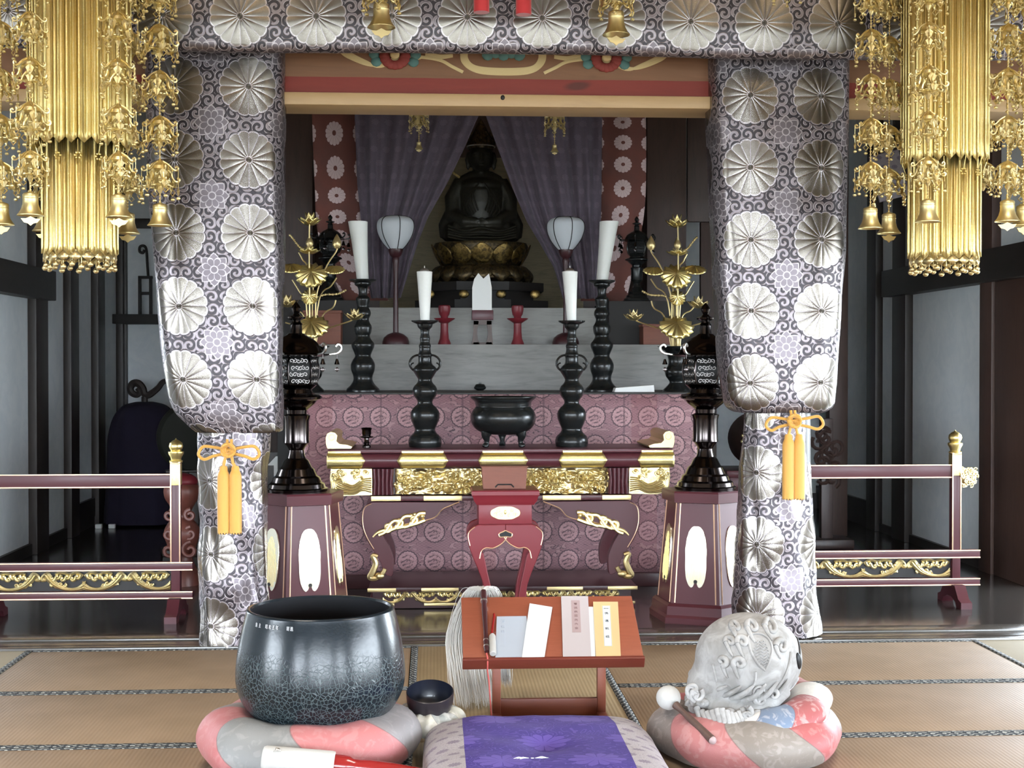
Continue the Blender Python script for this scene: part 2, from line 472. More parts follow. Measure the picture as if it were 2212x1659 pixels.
MAT['ink_red'] = Mat('brown ink', (.20, .12, .12), .7).m
MAT['candle'] = Mat('white wax', (.74, .74, .70), .42, spec=.4).m
MAT['lamp_paper'] = Mat('white lantern paper', (.52, .54, .56), .8).m
MAT['plaster'] = bumpy('white plaster', (.76, .79, .81), .85, 0, 6, .05, .002, (.70, .74, .77))
MAT['orange'] = bumpy('orange silk cord', (0.554, 0.277, 0.040), .55, 0, 200, .2, .002, sheen=.4)
MAT['redtassel'] = bumpy('red silk', (.55, .02, .025), .6, 0, 200, .2, .002, sheen=.4)
MAT['hair'] = Mat('white horsehair', (0.615, 0.593, 0.555), .5).m
MAT['redcord'] = Mat('red cord', (.55, .10, .09), .6).m
MAT['white_cloth'] = bumpy('white felt', (.40, .39, .37), .9, 0, 150, .25, .003)
MAT['handle_red'] = Mat('glossy red lacquer handle', (.22, .013, .012), .22, coat=.4).m
MAT['mokugyo'] = bumpy('bleached carved camphor wood', (.33, .32, .31), .65, 0, 14, .25, .004, (.225, .215, .205), spec=.25)
MAT['teal'] = Mat('teal painted leaf', (.09, .19, .17), .7).m
MAT['redpaint'] = Mat('red painted carving', (.24, .035, .025), .7).m
MAT['cream'] = Mat('cream painted carving', (.62, .46, .22), .7).m
MAT['rin'] = Mat('dark bronze bowl', (.028, .022, .026), .36, metal=.3, coat=.1).m
MAT['rin_in'] = Mat('blue black lacquer', (.010, .012, .022), .3, coat=.3).m
MAT['purplecover'] = bumpy('dark purple cover cloth', (.014, .010, .026), .9, 0, 8, .25, .02)
MAT['olive'] = Mat('dark olive metal', (.012, .012, .009), .8, spec=.2).m
MAT['carved_brown'] = wood('carved red brown wood', (.15, .045, .032), (.07, .022, .016), .4, 'z')
MAT['drum'] = wood('dark brown drum wood', (.055, .028, .022), (.03, .016, .013), .4, 'z')
MAT['buddha'] = bumpy('dark patinated statue bronze', (.020, .019, .014), .45, .3, 40, .15, .004, (.034, .03, .02))
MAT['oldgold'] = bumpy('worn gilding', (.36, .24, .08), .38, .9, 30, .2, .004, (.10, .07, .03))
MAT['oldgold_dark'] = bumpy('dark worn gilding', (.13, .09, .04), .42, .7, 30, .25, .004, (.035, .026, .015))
MAT['backboard'] = wood('grimy board screen', (.26, .21, .12), (.10, .085, .05), .6, 'x', scale=1.2)
MAT['brocade'] = brocade('silver chrysanthemum brocade', (0.037, 0.030, 0.036), (0.211, 0.189, 0.167), (0.414, 0.370, 0.385), (0.237, 0.204, 0.222), metal=1.0, rough=.25)
MAT['altar_cloth'] = altar_cloth()
MAT['mum'] = mum_strip()
MAT['curtain'] = damask('faded purple curtain damask', (.095, .074, .095), (.13, .10, .128), 2.0, .9, .1)
MAT['zabuton'] = damask('violet damask silk', (0.034, 0.014, 0.170), (0.089, 0.055, 0.281), .8, .7, .05)
MAT['zab_side'] = damask('silver grey brocade silk', (0.320, 0.288, 0.296), (0.152, 0.120, 0.160), 3.2, .6, .1)
MAT['patch_big'] = patch('pink and grey patchwork cloth', [(0.350, 0.118, 0.118), (0.190, 0.190, 0.186), (0.365, 0.129, 0.129), (0.190, 0.171, 0.171)], 7, .02, .5, pat=.12, sheen=.1)
MAT['patch_low'] = patch('rose and taupe patchwork silk', [(0.312, 0.087, 0.087), (0.167, 0.137, 0.122), (0.327, 0.125, 0.122), (0.190, 0.163, 0.141)], 8, .11, .5, pat=.18, sheen=.1)
MAT['patch_up'] = patch('rust blue and white patchwork silk', [(0.319, 0.099, 0.091), (0.502, 0.479, 0.456), (0.122, 0.160, 0.228), (0.274, 0.076, 0.076), (0.486, 0.471, 0.441)], 10, .07, -.8, pat=.45)
MAT['patch_small'] = patch('cream and grey green patchwork silk', [(0.471, 0.448, 0.365), (0.228, 0.243, 0.220), (0.502, 0.471, 0.395), (0.304, 0.312, 0.289)], 8, .03, .8, pat=.6)
MAT['tatami'] = tatami('brown rush mat', (0.310, 0.219, 0.142), (0.267, 0.189, 0.120), 'x', False)
MAT['tatami_c'] = tatami('ribbed straw mat', (0.378, 0.284, 0.163), (0.327, 0.241, 0.138), 'x')
MAT['tatami_p'] = tatami('pale straw mat', (0.533, 0.482, 0.361), (0.482, 0.430, 0.318), 'y')
MAT['heri'] = heri()
MAT['bell'] = bell_mat()
MAT['bell_in'] = Mat('black bell interior', (.006, .006, .008), .5).m
MAT['inscription'] = Mat('silver inscription', (.45, .45, .46), .5).m
MAT['outdoor'] = Mat('pale gravel', (.26, .26, .23), .95).m
def beam_mat():
    M = Mat('carved lintel wood', (.30, .15, .08), .55, spec=.25); x, y, z = M.xyz()
    n = M.noise(M.vec(x * 1.2, y * 5, z * 14), 2, 4, .6, .8); k = M.noise(M.vec(x * 1.2, 0.0, z * 3.0), 1.7, 2)
    col = M.mix(n, (.26, .125, .062), (.17, .08, .042))
    red = (z + n * .008).lt(.092)
    col = M.mix(red * .85, col, M.mix(n, (.26, .028, .022), (.20, .022, .018)))
    M.set('Base Color', M.mix(k.sm(.68, .76) * .7, col, (.06, .025, .018))); return M.m
MAT['beam'] = beam_mat()
MAT['palewood'] = wood('pale planed timber', (0.496, 0.320, 0.152), (0.400, 0.248, 0.112), .45, 'x', scale=.8)
# ------------------------------------------------------------------ the hall
XL, XR, YB, ZC = -3.2, 4.06, 14.4, 4.4
def sbox(name, mat, x0, x1, y0, y1, z0, z1, bev=0.0):
    return struct(MB().bb(x0, x1, y0, y1, z0, z1, bev).build(name, mat))
sbox('floor', MAT['floor'], XL, XR, 7.80, YB, -.12, 0.0)
HX0, HX1 = -8.2, 9.1                                     # the wide outer hall the photograph is taken from
sbox('floor_front', MAT['darkwood'], HX0, HX1, -6.0, 7.42, -.14, -.052)
sbox('floor_outside', MAT['outdoor'], -130, 130, -140, 130, -.7, -.5)
sb = MB().bb(XL, XR, 7.42, 7.50, -.12, .012, .006).bb(XL, XR, 7.506, 7.64, -.12, .006, .004).bb(XL, XR, 7.646, 7.80, -.12, .014, .006)
struct(sb.build('trim_1', MAT['sill']))
sbox('ceiling', MAT['ceilwood'], HX0 - .12, HX1 + .12, -6.0, YB, ZC, ZC + .12)
for nm_, a, b, yo in (('wall_left', XL - .12, XL, 8.7), ('wall_right', XR, XR + .12, 7.7)):
    struct(MB().bb(a, b, 7.42, yo, -.14, ZC).bb(a, b, 9.2, YB, -.14, ZC).bb(a, b, yo, 9.2, 2.0, ZC).bb(a, b, yo, 9.2, -.14, 0.0).build(nm_, MAT['plaster']))
struct(MB().bb(HX0 - .12, HX0, -6.0, -1.0, -.14, ZC).bb(HX0 - .12, HX0, 3.0, 7.54, -.14, ZC).bb(HX0 - .12, HX0, -1.0, 3.0, 2.5, ZC).bb(HX0, XL - .12, 7.42, 7.54, -.14, ZC).build('wall_hall_left', MAT['plaster']))
struct(MB().bb(HX1, HX1 + .12, -6.0, -3.5, -.14, ZC).bb(HX1, HX1 + .12, 5.5, 7.54, -.14, ZC).bb(HX1, HX1 + .12, -3.5, 5.5, 2.5, ZC).bb(XR + .12, HX1, 7.42, 7.54, -.14, ZC).build('wall_hall_right', MAT['plaster']))
sbox('wall_back', MAT['plaster'], XL - .12, XR + .12, YB, YB + .12, -.14, ZC)
fw = MB().bb(HX0 - .12, HX1 + .12, -6.12, -6.0, 2.9, ZC + .1)
xs_ = [HX0 - .12] + [q for o_ in OPEN for q in o_] + [HX1 + .12]
for i in range(0, len(xs_), 2): fw.bb(xs_[i], xs_[i + 1], -6.12, -6.0, -.5, 2.9)
for q in (-.6, 1.5): fw.bb(q - .1, q + .1, -6.12, -6.0, -.5, 2.9)
struct(fw.build('wall_front', MAT['darkwood']))
struct(MB().bb(HX0 - 2.5, HX1 + 2.5, -9.0, -6.13, 2.92, 3.06).bb(HX1 + .13, HX1 + 2.5, -6.13, 7.5, 2.92, 3.06).bb(HX0 - 2.5, HX0 - .13, -6.13, 7.5, 2.92, 3.06).build('ceiling_eave', MAT['darkwood_y']))  # unseen eaves, added so that less sky light reaches the upper hall
# dark posts, beams and baseboards of the side aisles
tn = 2
def trim(mat, *a, bev=.008):
    global tn
    o = sbox('trim_%d' % tn, mat, *a, bev=bev); tn += 1; return o
for Y, wd in ((11.38, .15), (12.4, .12), (13.38, .12), (14.36, .08)): trim(MAT['darkwood'], XL, XL + .07, Y - wd * 1.3, Y + wd, 0, ZC)
for Y, wd in ((9.84, .11), (11.72, .17), (12.47, .13), (13.55, .10)): trim(MAT['darkwood' if Y > 10 else 'brownwood'], XR - .07, XR, Y - wd, Y + wd, 0, ZC)
trim(MAT['brownwood'], XR - .05, XR, 9.2, 9.72, 0, 2.1)
trim(MAT['darkwood_y'], XL, XL + .13, 6.0, 11.55, 2.03, 2.27)
trim(MAT['darkwood_y'], XR - .13, XR, 6.0, 12.0, 2.10, 2.33)
trim(MAT['darkwood'], XL, XL + .5, YB - .05, YB, 2.9, 3.0)
bn = struct(MB().bb(XL, XL + .03, 9.2, 14.4, 0, .09).bb(XL, XL + .035, 12.4, 14.4, .09, .26).build('baseboard_left', MAT['darkwood_y']))
struct(MB().bb(XR - .03, XR, 9.2, 14.4, 0, .07).bb(XR - .035, XR, 12.5, 14.4, .07, .24).build('baseboard_right', MAT['darkwood_y']))
struct(MB().bb(XL, XR, YB - .03, YB, 0, .16).build('baseboard_back', MAT['darkwood']))
x_ = XA(268, 14.37); trim(MAT['darkwood'], x_ - .035, x_ + .035, 14.33, YB, 0, ZC)
# lintel between the pillars: carved board, red lower band, pale sill strip
zb0, zb1 = ZA(231, 7.55), ZA(203, 7.55)
BX0, BX1 = XL + .02, XR - .02
lin = MB().bb(BX0, BX1, 7.585, 7.78, 0.0, .62, .006).build('trim_%d' % tn, MAT['beam']); struct(lin); lin.location.z = zb1; tn += 1
trim(MAT['palewood'], BX0, BX1, 7.55, 7.84, zb0, zb1, bev=.012)
struct(MB().ell((XA(1086, 7.55), 7.55, ZA(211, 7.55)), (.012, .006, .014), 10).build('trim_knot', MAT['soot'])); bpy.data.objects['trim_knot'].name = 'trim_%d' % tn; tn += 1
# pillars inside the brocade wraps
PXL, PXR, PY = XA(490, 7.55), XA(1703, 7.55), 7.62
for px_ in (PXL, PXR):
    struct(MB().lathe([(.14, 0.014), (.14, ZC)], (px_, PY, 0), 20).build('trim_%d' % tn, MAT['darkwood'])); tn += 1
# carving on the lintel: one relief that belongs to the beam
cv = thing('lintel_carving', 'painted relief carving on the wooden lintel under the brocade valance', 'carving', (0, 7.588, 0))
def onbeam(pts, r, mb, y=7.515):
    mb.tube([(XA(a, 7.52), y - 7.52, ZA(b, 7.52)) for a, b in crv(pts, 7)], r, 6, flat=.5)
mb = MB()
for k in range(4): onbeam([(1000 + k * 4, 96), (1000 + k * 3, 128 - k * 2), (1030, 150 - k * 3.2), (1090, 155 - k * 3.4), (1148, 150 - k * 3.2), (1176 - k * 3, 128 - k * 2), (1178 - k * 4, 96)], .009, mb)
for s in (-1, 1):
    for k in range(3):
        onbeam([(1089 + s * 110, 118 - k * 2), (1089 + s * 140, 122 - k * 3), (1089 + s * 170, 116 - k * 4)], .006, mb)
        onbeam([(1089 + s * 180, 116 + k * 3), (1089 + s * 230, 121 + k * 4), (1089 + s * 270, 138 + k * 2), (1089 + s * 300, 137 - k * 3), (1089 + s * 340, 121 - k * 5), (1089 + s * 356, 108 - k * 4)], .0085, mb)
    onbeam([(1089 + s * 88, 152), (1089 + s * 112, 140), (1089 + s * 140, 126), (1089 + s * 190, 120), (1089 + s * 215, 128), (1089 + s * 240, 140)], .010, mb)
mb.build('scroll_moulding', MAT['cream'], cv)
for cx in (853, 1313):
    X0, Z0 = XA(cx, 7.5), ZA(118, 7.5); mb = MB()
    for k in range(9):
        a = PI + PI * k / 8
        mb.ell((X0 + .055 * math.cos(a), -.02, Z0 + .05 * math.sin(a)), (.03, .012, .026), 8)
    fl_ = mb.build('carved_flower', MAT['redpaint'], cv)
    MB().ell((X0, -.035, Z0 + .005), (.026, .012, .024), 10).build('flower_heart', MAT['cream'], fl_)
    for s in (-1, 1):
        mt = MB()
        for q in range(3): mt.ell((X0 + s * (.10 + .012 * q), -.012, Z0 - .03 + .04 * q), (.03, .012, .028), 8)
        mt.build('carved_leaf', MAT['teal'], cv)
for q in range(-2, 3): MB().ell((XA(1089 + q * 17, 7.5), -.02, ZA(112, 7.5) + .012 * (abs(q) == 1)), (.034, .014, .034), 8).build('carved_leaf', MAT['teal'], cv)
# tatami
def mat_(name, x0, x1, y0, y1, label, m, along, edges=True):
    t = thing('tatami_mat', label, 'mat', ((x0 + x1) / 2, (y0 + y1) / 2, -.052))
    W, D = x1 - x0 - .004, y1 - y0 - .004
    MB().bb(-W / 2, W / 2, -D / 2, D / 2, 0, .052, .003).build('mat_core', m, t)
    hw = .034
    for s in (-1, 1):
        e = MB()
        if along == 'x': e.grid(lambda a, b: (-W / 2 + W * a, s * (D / 2 - hw) + s * hw * b, .0535), 20, 1, lambda a, b: (a * W, b * hw))
        else: e.grid(lambda a, b: (s * (W / 2 - hw) + s * hw * b, -D / 2 + D * a, .0535), 20, 1, lambda a, b: (a * D, b * hw))
        e.build('cloth_edging', MAT['heri'], t, solid=.002)
    return t
xa, xb, xc, xd = -2.10, -.115, .865, 2.93
rows = [(7.42, 6.45), (6.45, 5.53), (5.53, 4.62)]
nm = ['nearest the sill', 'second from the sill', 'third from the sill', 'at the front']
for i, (y1, y0) in enumerate(rows):
    mat_('', xa, xb, y0, y1, 'brown mat on the left, row %s' % nm[i], MAT['tatami'], 'x')
    mat_('', xc, xd, y0, y1, 'brown mat on the right, row %s' % nm[i], MAT['tatami'], 'x')
mat_('', xb, xc, 5.53, 7.42, 'ribbed straw mat under the wooden lectern', MAT['tatami_c'], 'y')
mat_('', xb, xc, 4.62, 5.53, 'ribbed straw mat under the violet cushion', MAT['tatami_c'], 'y')
mat_('', XL + .01, xa, 5.53, 7.42, 'pale straw mat in the far left corner by the sill', MAT['tatami_p'], 'y')
mat_('', xd, XR - .01, 5.53, 7.42, 'pale straw mat in the far right corner by the sill', MAT['tatami_p'], 'y')
struct(MB().bb(HX0, HX1, -6.0, 4.61, -.052, 0.0).bb(HX0, XL, 4.61, 7.42, -.052, 0.0).bb(XR, HX1, 4.61, 7.42, -.052, 0.0).bb(XL, xa, 4.61, 5.53, -.052, 0.0).bb(xd, XR, 4.61, 5.53, -.052, 0.0).build('floor_hall', MAT['tatami']))

# ------------------------------------------------------------------ brocade hangings
def valance():
    Y0 = 7.16; zb = ZA(113, Y0)
    x0, x1 = XA(-60, Y0), XA(2290, Y0)
    u0 = XA(520, Y0); vz = ZA(40, Y0)
    prof = [(0, 4.0), (0, 3.8), (0, 3.6), (0, 3.45)] 
    prof += [(0, zb + .16), (.0015, zb + .135), (.006, zb + .108), (.0125, zb + .075), (.0195, zb + .040), (.025, zb + .020), (.034, zb + .006), (.052, zb), (.085, zb + .006), (.19, zb + .25)]
    L = [0]
    for i in range(1, len(prof)): L.append(L[-1] + math.hypot(prof[i][0] - prof[i - 1][0], prof[i][1] - prof[i - 1][1]))
    n = len(prof) - 1; nu = 160
    def fn(a, b):
        i = min(int(round(b * n)), n); x = x0 + (x1 - x0) * a
        wob = .006 * math.sin(x * 5.3) + .004 * math.sin(x * 13 + 1)
        return (x, Y0 + prof[i][0] + wob * (1 if i > 2 else .4), prof[i][1] + .006 * math.sin(x * 2.1 + .7) * (i > 3))
    def uv(a, b):
        i = min(int(round(b * n)), n); return (x0 + (x1 - x0) * a - u0, (4.0 - L[i]) - vz)
    o = MB().grid(fn, nu, n, uv).build('valance', MAT['brocade'], ang=80, solid=.004)
    tag(o, 'silver chrysanthemum brocade valance stretched across the top of the hall', 'valance')
valance()
def wrap_rings(cx, cy, outline, depth, seg=72, expo=3.0, wr=.004, seed=1):
    """outline: list of (z, xl, xr, cyofs) top to bottom"""
    pts = crv(outline, 8); rs = []; uv = []
    for (z, xl, xr, dp) in pts:
        ring = []; hw = (xr - xl) / 2; xm = (xl + xr) / 2; hd = dp
        acc = []
        for j in range(seg + 1):
            a = -PI / 2 + 2 * PI * (j / seg - .5)      # starts at the back, front in the middle
            ca, sa = math.cos(a), math.sin(a)
            e = 2 / expo
            x = hw * math.copysign(abs(ca) ** e, ca); y = hd * math.copysign(abs(sa) ** e, sa)
            nz = wr * noise.noise(Vector((xm + x * 6, z * 4, seed))) * 2 + wr * .6 * math.sin(a * 9 + z * 5 + seed)
            if expo < 2.5: nz += wr * 1.6 * noise.noise(Vector((x * 16 + z * 3, z * 8 - x * 5, seed + 5)))
            ring.append((xm + x * (1 + nz / max(hw, .05)), cy + y * (1 + nz / max(hd, .05)), z + nz * .5))
        rs.append(ring)
        L = [0]
        for k in range(1, seg + 1): L.append(L[-1] + math.dist(ring[k], ring[k - 1]))
        mid = L[seg // 2]
        uv += [(l - mid, z) for l in L]
    return rs, uv
def pillar_cover(side):
    Y0 = 7.36                                             # where the outline was measured
    if side < 0:
        up = [(100, 302, 608, .20), (200, 303, 607, .20), (400, 308, 604, .20), (560, 318, 601, .20), (700, 330, 599, .20), (820, 345, 598, .20), (880, 358, 598, .19), (912, 385, 597, .18), (934, 412, 595, .165), (930, 425, 580, .15)]
        lo = [(915, 414, 566, .165), (1000, 412, 566, .17), (1150, 414, 562, .17), (1300, 416, 568, .175), (1402, 414, 566, .175), (1412, 415, 565, .175)]
        lab = 'silver brocade pillar cover on the left pillar'; vz = ZA(347, Y0)
    else:
        up = [(100, 1546, 1853, .20), (300, 1550, 1850, .20), (500, 1558, 1846, .20), (650, 1568, 1838, .20), (780, 1575, 1828, .20), (850, 1582, 1822, .20), (880, 1592, 1818, .19), (893, 1612, 1800, .17), (890, 1630, 1785, .15)]
        lo = [(875, 1632, 1766, .15), (980, 1626, 1770, .155), (1100, 1620, 1780, .165), (1250, 1610, 1788, .18), (1370, 1604, 1796, .19), (1391, 1602, 1798, .192)]
        lab = 'silver brocade pillar cover on the right pillar'; vz = ZA(355, Y0)
    cy = PY - .02
    t = thing('pillar_cover', lab, 'pillar cover', (XA((lo[0][1] + lo[0][2]) / 2, Y0), cy, 0))
    ox = t.location.x
    for nm_, ol, e, wr in (('upper_drape', up, 3.6, .004), ('lower_wrap', lo, 2.1, .0075)):
        f = lambda ol: [(ZA(y, Y0), XA(a, Y0) - ox, XA(b, Y0) - ox, d) for y, a, b, d in ol]
        O = f(ol)
        if nm_ == 'lower_wrap': O[-1] = (.018, *O[-1][1:])
        rs, uv = wrap_rings(0, 0, O, .2, expo=e, wr=wr, seed=3 + side)
        sh = .193 if nm_ == 'upper_drape' else (.108 if side < 0 else .147)
        vv = vz if nm_ == 'upper_drape' else ZA(1040 if side < 0 else 1028, Y0)
        uv = [(a + sh, b - vv) for a, b in uv]
        MB().rings(rs, close=False, caps=False, uv=uv).build(nm_, MAT['brocade'], t, ang=80, solid=.006)
    return t
pillar_cover(-1); pillar_cover(1)
def tassel_cord(cx, ky, loops, tas, lab, Y):
    c = P(cx, ky, Y); t = thing('tassel_cord', lab, 'cord', c)
    s = Y / F_PX; q = lambda a, b, y=0: ((a - cx) * s, y, (ky - b) * s)
    mb = MB()
    for sg, (lx, ly) in zip((-1, 1), loops):
        mb.tube([q(*p) for p in crv([(cx, ky), ((cx + lx) / 2, ky - 6), (lx - sg * 10, ly - 15), (lx, ly + 1), (lx - sg * 12, ly + 12), ((cx + lx) / 2, ky + 13), (cx, ky + 6)], 8)], .0085, 8)
    mb.build('bow_loop', MAT['orange'], t)
    kn = MB()
    for k in range(6):
        a = PI * k / 6
        kn.tube([(0.034 * math.cos(a) * math.cos(u) - .02 * math.sin(a) * math.sin(u), -.02 - .012 * math.sin(2 * u + a), .034 * math.sin(a) * math.cos(u) + .026 * math.cos(a) * math.sin(u)) for u in [2 * PI * i / 18 for i in range(18)]], .0085, 7, closed=True)
    kn.tube([q(cx - 4, ky - 22, .02), q(cx - 4, ky)], .008, 7); kn.tube([q(cx + 5, ky - 22, .02), q(cx + 5, ky)], .008, 7)
    kn.tube([q(cx - 3, ky), q(cx - 10, ky + 28), q(tas[0], tas[2])], .0085, 7); kn.tube([q(cx + 3, ky), q(cx + 9, ky + 28), q(tas[1], tas[2])], .0085, 7)
    kn.build('knot', MAT['orange'], t)
    for tx in tas[:2]:
        o = MB(); X, _, Z = q(tx, tas[2]); L = (tas[3] - tas[2]) * s; w_ = tas[4] * s
        pr = [(w_ * .5, Z + .004), (w_ * .66, Z - .006), (w_ * .68, Z - .022), (w_ * .80, Z - .028), (w_ * .96, Z - .042), (w_ * 1.02, Z - .058), (w_ * 1.02, Z - L * .6), (w_ * 1.0, Z - L)]
        rs = []
        for r, z in pr:
            rs.append([(X + r * (1 + .03 * (j % 2) * (z < Z - .08)) * math.cos(2 * PI * j / 40), r * .8 * (1 + .03 * (j % 2)) * math.sin(2 * PI * j / 40), z - (.006 * (j % 3) if z < Z - L + .001 else 0)) for j in range(40)])
        o.rings(rs); o.build('tassel', MAT['orange'], t)
    return t
tassel_cord(494, 972, ((430, 980), (559, 980)), (483, 508, 1008, 1148, 13), 'orange bow cord with two tassels tied on the left pillar', 7.36)
tassel_cord(1714, 909, ((1653, 918), (1780, 915)), (1703, 1727, 940, 1078, 13), 'orange bow cord with two tassels tied on the right pillar', 7.37)
# ------------------------------------------------------------------ gold hanging ornaments
def plates(mb, R, z0, z1, n, arch=.014, tip=.03, a0=0.0, poly=0):
    """ring of upright ribbed plates with pointed feet; poly>0 flattens the ring into a polygon"""
    def rad(a):
        if not poly: return R
        k = 2 * PI / poly; b = (a - a0) % k - k / 2
        return R * math.cos(k / 2) / math.cos(b)
    for i in range(n):
        m0 = a0 + 2 * PI * i / n; dm = 2 * PI / n
        cols = [(0, 0), (.08, .6), (.2, .25), (.3, .75), (.5, 1.0), (.7, .75), (.8, .25), (.92, .6), (1, 0)]
        rs = []
        for f, b in cols:
            a = m0 + dm * f; r = rad(a) + arch * b
            foot = z0 + tip * abs(f - .5) * 2
            rs.append([(r * math.cos(a), r * math.sin(a), z) for z in (z1, z0 + tip + .02, foot)])
        n0 = len(rs[0]); vs = [p for r in rs for p in r]
        fs = [(k * n0 + j, k * n0 + j + 1, (k + 1) * n0 + j + 1, (k + 1) * n0 + j) for k in range(len(rs) - 1) for j in range(n0 - 1)]
        mb.add(vs, fs)
        # raised engraved strip down the middle
        a = m0 + dm * .5; r = rad(a) + arch + .003
        u = Vector((-math.sin(a), math.cos(a), 0)); q = Vector((math.cos(a), math.sin(a), 0))
        w_ = r * dm * .13
        ps = []
        for zz, k in ((z0 + tip * .6, 0), (z0 + tip + .02, 1), (z1 - .02, 1), (z1, 0)):
            ps += [q * r + u * (-w_ * k) + Vector((0, 0, zz)), q * (r + .005) + Vector((0, 0, zz)), q * r + u * (w_ * k) + Vector((0, 0, zz))]
        mb.add(ps, [(3 * i_ + j_, 3 * i_ + j_ + 1, 3 * i_ + j_ + 4, 3 * i_ + j_ + 3) for i_ in range(3) for j_ in range(2)])
def gold_tube(px, Y, lab, ytop_b, ylow_b, wlow, wtop, rot):
    c = P(px, 790, Y); s = Y / F_PX
    t = thing('gold_canopy_lantern', lab, 'hanging ornament', (c.x, c.y, 0), rot)
    z_u, z_l = ZA(ytop_b, Y), ZA(ylow_b, Y)
    Rl, Ru = wlow * s / 2, wtop * s / 2
    m = MB(); plates(m, Rl - .012, z_l, z_u + .1, 18, .010, .026); m.build('lower_tube', MAT['gold_engr'], t, ang=50, solid=.003)
    m = MB(); plates(m, Ru - .014, z_u, 3.92, 24, .010, .03, 0.0, 6); m.build('upper_tube', MAT['gold_engr'], t, ang=50, solid=.003)
    MB().lathe([(Ru + .03, 3.9), (Ru + .05, 3.92), (Ru + .05, 3.98), (.06, 4.08), (.03, 4.1)], (0, 0, 0), 24).build('canopy_cap', MAT['gold'], t)
    m = MB()
    for k in range(10): m.tube([(.018 * math.cos(q * PI / 5), .006 * (k % 2), 4.1 + .032 * k + .02 * math.sin(q * PI / 5)) if k % 2 else (.006 * (k % 2), .018 * math.cos(q * PI / 5), 4.1 + .032 * k + .02 * math.sin(q * PI / 5)) for q in range(10)], .004, 5, closed=True)
    m.build('chain', MAT['brass'], t)
    m = MB().lathe([(Rl - .02, z_l + .02), (Rl - .018, z_l + .03), (Rl - .016, z_l + .10), (Rl - .03, z_l + .10), (Rl - .03, z_l + .02)], seg=36, caps=False)
    m.build('inner_drum', MAT['brass'], t)
    # diamond band and its little bead drops
    n = 18; dm = MB()
    for k in range(n):
        a = 2 * PI * k / n; r = Rl - .004; e = Vector((-math.sin(a), math.cos(a), 0)); o = Vector((math.cos(a), math.sin(a), 0)) * r
        z = z_l - .006; w_ = PI * Rl / n
        dm.add([o + Vector((0, 0, z + .022)), o + e * w_ + Vector((0, 0, z)), o + Vector((0, 0, z - .022)), o - e * w_ + Vector((0, 0, z))], [(0, 1, 2, 3)])
    dm.build('diamond_band', MAT['gold_pale'], t, solid=.003)
    drop = None
    for k in range(24):
        a = 2 * PI * (k + .3) / 24; zt = z_l - .018 - .012 * (k % 2)
        if drop is None:
            o = MB().lathe([(.002, .03), (.002, -.006), (.006, -.010), (.013, -.018), (.0145, -.025), (.010, -.033), (.003, -.036)], seg=10).build('bead_drop', MAT['gold_pale'], t); drop = o
        else:
            o = drop.copy(); C.objects.link(o); o.parent = t
        o.location = ((Rl - .012) * math.cos(a), (Rl - .012) * math.sin(a), zt)
    # band of small flowers hanging from the upper tier
    fl = None
    for k in range(12):
        fm = MB()
        a = 2 * PI * (k + .5) / 12; r = Rl + .012
        for q in range(6):
            b = 2 * PI * q / 6; e = Vector((-math.sin(a), math.cos(a), 0))
            p = Vector((r * math.cos(a), r * math.sin(a), z_u - .05)) + e * .013 * math.cos(b) + Vector((0, 0, .013 * math.sin(b)))
            fm.ell(p, .006, 6)
        fm.tube([Vector(((r + .02) * math.cos(a), (r + .02) * math.sin(a), z_u + .02)), Vector((r * math.cos(a), r * math.sin(a), z_u - .04))], .002, 5)
        fm.build('flower_drop', MAT['gold'], t)
    return t
gold_tube(174, 6.6, 'left gold tubular canopy lantern with ribbed plates', 332, 560, 152, 224, -.06)
gold_tube(2038, 6.65, 'right gold tubular canopy lantern with ribbed plates', 350, 560, 150, 196, .42)

